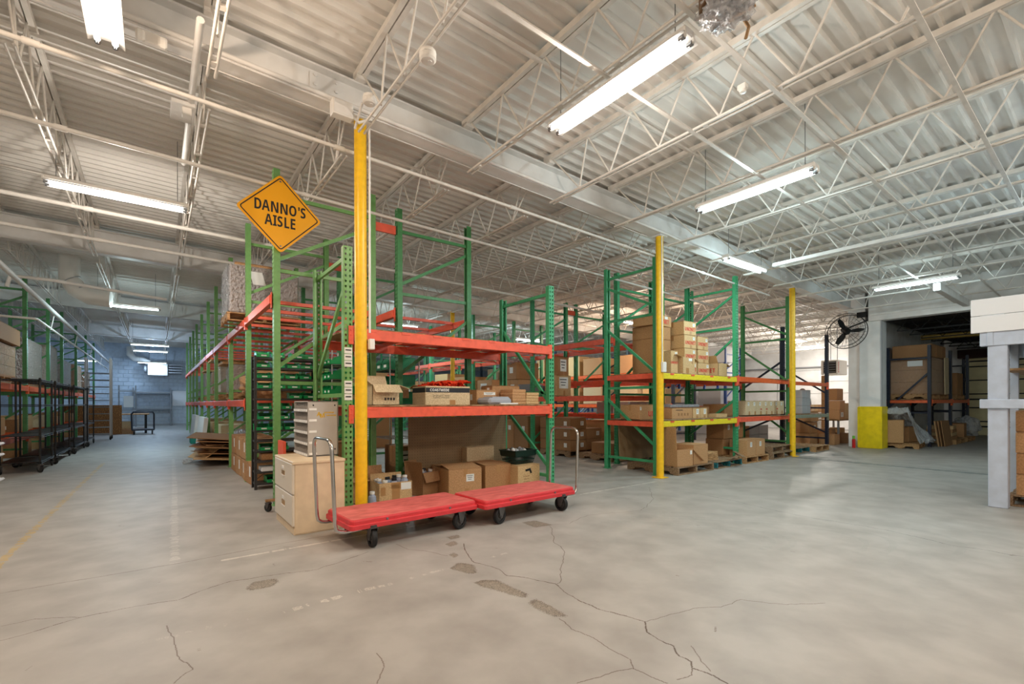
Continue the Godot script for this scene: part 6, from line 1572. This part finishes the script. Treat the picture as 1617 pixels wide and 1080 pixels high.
	for z in [0.09, -0.09]:
		var pts := []
		for k in 41: pts.append(Vector3(R * cos(TAU * k / 40), R * sin(TAU * k / 40), z))
		ring.pipe(pts, 0.011 if z > 0 else 0.008, 6)
		for j in 3:
			var pr := []
			var rr: float = [0.14, 0.26, 0.37][j]
			for k in 33: pr.append(Vector3(rr * cos(TAU * k / 32), rr * sin(TAU * k / 32), z * (1.25 - 0.25 * rr / R)))
			ring.pipe(pr, 0.003, 4)
		for k in 28:
			var a := TAU * k / 28
			ring.tube(Vector3(0.1 * cos(a), 0.1 * sin(a), z * 1.25), Vector3(R * cos(a), R * sin(a), z), 0.003, 4)
	part("guard", ring, M.blackwire, f)
	part("motor", G.new().lathe(Vector3(0, 0, -0.16), [Vector2(0, 0), Vector2(0.08, 0), Vector2(0.1, 0.04), Vector2(0.1, 0.2), Vector2(0.06, 0.25), Vector2(0.05, 0.29), Vector2(0, 0.29)], 18, Basis(Vector3.RIGHT, Vector3.BACK, Vector3.DOWN)), M.blackwire, f)
	for k in 3:
		var a := PI / 2 + 0.6 + TAU * k / 3
		var d := Vector3(cos(a), sin(a), 0)
		var e := Vector3(-sin(a), cos(a), 0)
		var bl := G.new()
		bl.sheet(func(u: float, v: float) -> Vector3: return d * (0.08 + 0.33 * u) + e * (v - 0.5) * (0.07 + 0.06 * sin(u * PI)) + Vector3(0, 0, (v - 0.5) * 0.06 + 0.02), 8, 4)
		bl.sheet(func(u: float, v: float) -> Vector3: return d * (0.08 + 0.33 * u) + e * (v - 0.5) * (0.07 + 0.06 * sin(u * PI)) + Vector3(0, 0, (v - 0.5) * 0.06 + 0.012), 8, 4, false)
		part("blade", bl, M.blackwire, f)
	part("arm", G.new().tube(Vector3(0, 0, -0.14), Vector3(0.55, 0.2, -0.25), 0.02, 8), M.blackwire, f)
	part("name_plate", G.new().box(Vector3(0.05, -0.1, -0.12), Vector3(0.16, 0.07, 0.01)), M.rust, f)
	single("wall_bracket", G.new().cbox(Vector3(0, 0, 0), Vector3(0.1, 0.14, 0.22), 0.01), M.dark, "dark bracket at the top of the white pillar holding the fan", "bracket", Vector3(15.5, 3.66, -4.55))
	# dock recess
	var y3 := 1.347
	for k in 2: pallet(Vector3(17.95 + 1.2 * k, y3, -3.98), 0, "pallet on the recess rack under the huge wrapped load, %s" % ["left", "right"][k], M.wood, 1.15, 0.9)
	wrapped_load(Vector3(18.35, y3 + 0.14, -3.98), Vector3(1.75, 1.05, 0.96), Vector3i(3, 3, 1), "huge recess rack load", 0)
	for k in 3: carton(Vector3(17.95 + 0.55 * k, y3 + 1.215, -3.98), Vector3(0.54, 0.36, 0.9), 0, "brown carton on top of the huge wrapped load, %s from the left" % nth[k], 1, {"tape": false})
	single("warning_label", G.new().box(Vector3.ZERO, Vector3(0.004, 0.16, 0.34)), M.paper, "white label on the left side of the huge wrapped load", "label", Vector3(17.45, y3 + 1.02, -3.85))
	single("kraft_corner", G.new().cbox(Vector3(0, 0.55, 0), Vector3(0.5, 1.1, 0.02), 0.004, Basis(Vector3.BACK, 0.04)), M.kraft[4], "torn pale kraft sheet at the right corner of the huge wrapped load", "sheet", Vector3(19.05, y3 + 0.14, -3.46))
	pallet(Vector3(21.4, y3, -3.98), 0, "pallet on the right bay of the recess rack", M.wood, 1.1, 0.9)
	carton(Vector3(21.4, y3 + 0.14, -3.95), Vector3(0.85, 0.72, 0.8), 0, "single brown carton with a black stamp on the right bay of the recess rack", 1, {})
	pallet(Vector3(16.75, 0, -3.95), 0.1, "pallet under the film covered heap beside the yellow guard", M.wood, 1.2, 0.8)
	var fh := FastNoiseLite.new()
	fh.seed = 77; fh.frequency = 2.2
	single("film_heap", G.new().sheet(func(u: float, v: float) -> Vector3:
		var x := 15.95 + 1.75 * v
		var z := -4.45 + 1.05 * u
		var h := 0.95 * pow(maxf(0.0, 1.0 - v), 0.8) * clampf(3.4 * (1.0 - u), 0.0, 1.0) + 0.16
		return Vector3(x, maxf(0.02, h * clampf(6.0 * v + 0.9, 0, 1) + 0.16 * fh.get_noise_2d(x * 1.6, z * 1.6)), z + 0.1 * fh.get_noise_2d(x, z + 9)), 30, 40), M.filmthick, "heap covered in crumpled clear film beside the yellow guard", "film")
	carton(Vector3(16.35, 0.145, -4.1), Vector3(0.6, 0.62, 0.5), 0.2, "carton under the crumpled film, next to the yellow guard", 0, {"tape": false})
	carton(Vector3(16.95, 0.145, -3.98), Vector3(0.5, 0.42, 0.45), -0.2, "brown carton half out of the crumpled film", 1, {"tape": false})
	for k in 3: single("cardboard_sheet", G.new().cbox(Vector3(0, 0.36, 0), Vector3(0.9, 0.72, 0.02), 0.003, Basis(Vector3.RIGHT, -0.12)), M.kraft[3 if k else 0], "brown sheet leaning against the recess rack foot, %s" % nth[k], "cardboard", Vector3(17.95 + 0.1 * k, 0.0, -3.4 + 0.05 * k))
	for k in 2: pallet(Vector3(19.4 + 1.5 * k, 0, -3.6), 0, "pallet on the floor of the recess, %s" % ["left", "right"][k], M.wood, 1.2, 0.8)
	for k in 4: carton(Vector3(19.1 + 0.02 * k, 0.14 + 0.1 * k, -3.6), Vector3(0.8, 0.095, 0.6), 0.03 * k, "flat brown carton in the recess floor stack, %s from below" % nth[k], k % 2 + 1, {"plain": true})
	carton(Vector3(20.9, 0.14, -3.65), Vector3(1.0, 0.42, 0.6), 0.1, "long brown carton on the right pallet of the recess", 1, {"tape": false})
	single("film_heap", G.new().blob(Vector3(0, 0.3, 0), Vector3(0.42, 0.34, 0.36), 0.4, 2.4, 15, Basis.IDENTITY, 20), M.filmthick, "smaller clump of clear film at the right end of the recess rack", "film", Vector3(21.9, 0.1, -3.5))
	var ty := thing("tyre", "black tyre half hidden behind the grey post", "tyre", Vector3(19.6, 0.32, -1.75), 0.6)
	part("tread", G.new().lathe(Vector3(0, 0, -0.1), [Vector2(0.2, 0), Vector2(0.29, 0), Vector2(0.32, 0.04), Vector2(0.32, 0.16), Vector2(0.29, 0.2), Vector2(0.2, 0.2), Vector2(0.2, 0)], 28, Basis(Vector3.RIGHT, Vector3.BACK, Vector3.DOWN)), M.rubber, ty)
	part("hub", G.new().lathe(Vector3(0, 0, -0.06), [Vector2(0, 0), Vector2(0.2, 0), Vector2(0.2, 0.12), Vector2(0, 0.12)], 20, Basis(Vector3.RIGHT, Vector3.BACK, Vector3.DOWN)), M.grey, ty)
	# grey mezzanine at the right edge
	var m := thing("mezzanine", "pale grey timber platform with a white fascia at the right edge", "platform", Vector3(8.08, 0, -1.0))
	part("post", G.new().cbox(Vector3(0, 1.05, 0), Vector3(0.15, 2.1, 0.17), 0.008), M.post, m)
	part("post", G.new().cbox(Vector3(1.05, 1.05, 0.02), Vector3(0.06, 2.1, 0.08), 0.005), M.post, m)
	part("post", G.new().cbox(Vector3(0, 1.05, 2.6), Vector3(0.15, 2.1, 0.17), 0.008), M.post, m)
	part("beam", G.new().cbox(Vector3(-0.06, 2.02, 1.2), Vector3(0.06, 0.17, 2.7), 0.006), M.post, m)
	part("beam", G.new().cbox(Vector3(1.2, 2.02, -0.06), Vector3(2.6, 0.17, 0.06), 0.006), M.post, m)
	part("fascia_board", G.new().cbox(Vector3(-0.1, 2.2, 1.15), Vector3(0.03, 0.20, 2.75), 0.004), M.pale, m)
	part("fascia_board", G.new().cbox(Vector3(-0.1, 2.405, 1.15), Vector3(0.03, 0.20, 2.75), 0.004), M.pale, m)
	part("fascia_board", G.new().cbox(Vector3(1.2, 2.3, -0.13), Vector3(2.6, 0.4, 0.03), 0.004), M.pale, m)
	part("rail", G.new().cbox(Vector3(-0.09, 1.24, 1.2), Vector3(0.04, 0.11, 2.7), 0.006), M.post, m)
	for k in 6: part("joist", G.new().box(Vector3(1.2, 2.02, 0.35 + k * 0.42), Vector3(2.5, 0.14, 0.05)), M.post, m)
	part("floor_panel", G.new().box(Vector3(1.2, 2.115, 1.2), Vector3(2.6, 0.025, 2.65)), M.post, m)
	part("shelf_board", G.new().box(Vector3(1.35, 1.66, 1.2), Vector3(2.2, 0.025, 2.4)), M.board, m)
	pallet(Vector3(8.82, 0, -0.45), PI / 2, "pallet under the brown cartons at the right edge", M.oldwood, 1.0, 1.1)
	for r in 4:
		for k in 2: carton(Vector3(8.62 + 0.0 * k, 0.14 + r * 0.255, -0.64 + k * 0.5), Vector3(0.7, 0.25, 0.48), rng.randf_range(-0.01, 0.01), "brown carton behind the grey post at the right edge, %s layer, %s" % [["bottom", "second", "third", "top"][r], ["rear", "front"][k]], 1 if r % 2 else 0, {"tape": true})

# ------------------------------------------------------------------ the person far behind the third column
func nets(caps: Array, cell: float, k: float) -> G:            # surface nets over smoothly joined tapered capsules [a, b, ra, rb]
	var lo := Vector3(9, 9, 9)
	var hi := -lo
	for c in caps:
		for q in 2:
			var r: Vector3 = Vector3.ONE * (c[2 + q] + cell * 3)
			lo = lo.min(c[q] - r); hi = hi.max(c[q] + r)
	var n := Vector3i(((hi - lo) / cell).ceil()) + Vector3i.ONE
	var f := PackedFloat32Array()
	f.resize(n.x * n.y * n.z)
	var at := func(x: int, y: int, z: int) -> int: return (z * n.y + y) * n.x + x
	for z in n.z:
		for y in n.y:
			for x in n.x:
				var p := lo + Vector3(x, y, z) * cell
				var d := 9.0
				for c in caps:
					var ab: Vector3 = c[1] - c[0]
					var t := clampf((p - c[0]).dot(ab) / maxf(ab.length_squared(), 1e-9), 0, 1)
					var e: float = (p - c[0] - ab * t).length() - lerpf(c[2], c[3], t)
					var h := clampf(0.5 + 0.5 * (d - e) / k, 0, 1)
					d = lerpf(d, e, h) - k * h * (1.0 - h)
				f[at.call(x, y, z)] = d
	var vert := {}
	var g := G.new()
	var grad := func(p: Vector3) -> Vector3: return p
	for z in n.z - 1:
		for y in n.y - 1:
			for x in n.x - 1:
				var s := Vector3.ZERO
				var m := 0
				var inside := 0
				for e in 8:
					if f[at.call(x + (e & 1), y + ((e >> 1) & 1), z + (e >> 2))] < 0: inside += 1
				if inside == 0 or inside == 8: continue
				for e in 8:
					for b in 3:
						if e & (1 << b): continue
						var j := e | (1 << b)
						var v0 := f[at.call(x + (e & 1), y + ((e >> 1) & 1), z + (e >> 2))]
						var v1 := f[at.call(x + (j & 1), y + ((j >> 1) & 1), z + (j >> 2))]
						if (v0 < 0) == (v1 < 0): continue
						var p0 := Vector3(e & 1, (e >> 1) & 1, e >> 2)
						var p1 := Vector3(j & 1, (j >> 1) & 1, j >> 2)
						s += p0.lerp(p1, v0 / (v0 - v1)); m += 1
				var o := Vector3(f[at.call(x + 1, y, z)] - f[at.call(x, y, z)], f[at.call(x, y + 1, z)] - f[at.call(x, y, z)], f[at.call(x, y, z + 1)] - f[at.call(x, y, z)])
				vert[Vector3i(x, y, z)] = [lo + (Vector3(x, y, z) + s / m) * cell, o.normalized()]
	for key in vert:
		var c0: Vector3i = key
		for b in 3:
			var ax := Vector3i(1 if b == 0 else 0, 1 if b == 1 else 0, 1 if b == 2 else 0)
			var u := Vector3i(ax.z, ax.x, ax.y)
			var w := Vector3i(ax.y, ax.z, ax.x)
			if not (vert.has(c0 - u) and vert.has(c0 - w) and vert.has(c0 - u - w)): continue
			var v0 := f[at.call(c0.x, c0.y, c0.z)]
			var v1 := f[at.call(c0.x + ax.x, c0.y + ax.y, c0.z + ax.z)]
			if (v0 < 0) == (v1 < 0): continue
			var q := [vert[c0], vert[c0 - u], vert[c0 - u - w], vert[c0 - w]]
			if v0 < 0: g.qn(q[0][0], q[1][0], q[2][0], q[3][0], q[0][1], q[1][1], q[2][1], q[3][1])
			else: g.qn(q[0][0], q[3][0], q[2][0], q[1][0], q[0][1], q[3][1], q[2][1], q[1][1])
	return g

func build_person() -> void:
	var t := thing("person", "person in blue jeans and green shoes half hidden behind the third yellow column", "person", Vector3(19.1, 0, -7.45), -0.9)
	var V := func(x: float, y: float, z: float) -> Vector3: return Vector3(x, y, z)
	var body := [[V.call(0, 0.95, 0), V.call(0, 1.2, 0.0), 0.13, 0.12], [V.call(0, 1.2, 0), V.call(0, 1.36, -0.01), 0.13, 0.12], [V.call(-0.13, 1.38, -0.01), V.call(0.13, 1.38, -0.01), 0.07, 0.07], [V.call(0, 1.4, 0), V.call(0, 1.5, 0.01), 0.055, 0.05], [V.call(0, 1.56, 0.015), V.call(0, 1.66, 0.0), 0.075, 0.09], [V.call(0, 1.6, 0.1), V.call(0, 1.585, 0.115), 0.014, 0.016]]
	var legs := []
	var shoes := []
	for s in [-1.0, 1.0]:
		legs.append_array([[V.call(s * 0.085, 0.93, 0), V.call(s * 0.09, 0.5, 0.02), 0.095, 0.062], [V.call(s * 0.09, 0.5, 0.02), V.call(s * 0.095, 0.1, -0.01), 0.062, 0.05]])
		shoes.append([V.call(s * 0.1, 0.05, -0.04), V.call(s * 0.12, 0.04, 0.15), 0.048, 0.04])
		body.append_array([[V.call(s * 0.2, 1.37, 0), V.call(s * 0.25, 1.1, -0.02), 0.055, 0.042], [V.call(s * 0.25, 1.1, -0.02), V.call(s * 0.22, 0.9, 0.14), 0.042, 0.03], [V.call(s * 0.22, 0.9, 0.14), V.call(s * 0.21, 0.85, 0.19), 0.036, 0.03]])
		for k in 4: body.append([V.call(s * (0.235 - 0.018 * k), 0.845, 0.19), V.call(s * (0.235 - 0.018 * k), 0.79 + 0.006 * absf(k - 1.5), 0.225), 0.0095, 0.008])
		body.append([V.call(s * 0.19, 0.87, 0.17), V.call(s * 0.165, 0.835, 0.215), 0.011, 0.009])
	part("body", nets(body + legs.map(func(l): return [l[0], l[1], l[2] - 0.012, l[3] - 0.012]), 0.022, 0.03), M.skin, t)
	part("jeans", nets(legs + [[V.call(-0.05, 0.96, 0), V.call(0.05, 0.96, 0), 0.125, 0.125]], 0.02, 0.03), M.jeans, t)
	part("shirt", nets([[V.call(0, 1.0, 0), V.call(0, 1.22, 0), 0.142, 0.138], [V.call(0, 1.22, 0), V.call(0, 1.36, -0.01), 0.142, 0.13], [V.call(-0.15, 1.38, -0.01), V.call(0.15, 1.38, -0.01), 0.08, 0.08], [V.call(-0.2, 1.37, 0), V.call(-0.235, 1.2, -0.01), 0.066, 0.058], [V.call(0.2, 1.37, 0), V.call(0.235, 1.2, -0.01), 0.066, 0.058]], 0.022, 0.03), M.grey, t)
	part("shoe", nets([shoes[0]], 0.014, 0.02), M.teal, t)
	part("shoe", nets([shoes[1]], 0.014, 0.02), M.teal, t)
	part("hair", nets([[V.call(0, 1.68, -0.02), V.call(0, 1.62, -0.05), 0.095, 0.085]], 0.02, 0.02), M.rust, t)

func _ready() -> void:
	rng.seed = 11
	var cam := Camera3D.new()
	cam.name = "camera"
	var f := 745.0
	cam.projection = Camera3D.PROJECTION_FRUSTUM
	cam.near = 0.05; cam.far = 200.0
	cam.size = 1080.0 / f * cam.near
	cam.frustum_offset = Vector2(0, 96.0 / f * cam.near)          # the lens is shifted up: the horizon lies at row 636
	add_child(cam)
	cam.position = Vector3(0, 1.27, 0)
	cam.rotation = Vector3(0, -atan2(562.5, 745.0), -0.003)
	cam.current = true
	var env := Environment.new()
	env.background_mode = Environment.BG_COLOR
	env.background_color = Color(0, 0, 0)
	env.tonemap_mode = Environment.TONE_MAPPER_LINEAR
	env.tonemap_exposure = 0.92
	env.sdfgi_enabled = true; env.ssao_enabled = true; env.ssil_enabled = true
	var we := WorldEnvironment.new()
	we.name = "world"
	we.environment = env
	add_child(we)
	materials()
	build_lamps()
	build_shell()
	build_floor()
	build_columns()
	build_joists()
	build_racks()
	build_roof_things()
	build_front()
	build_aisle_row()
	build_left()
	build_middle()
	build_right()
	build_person()
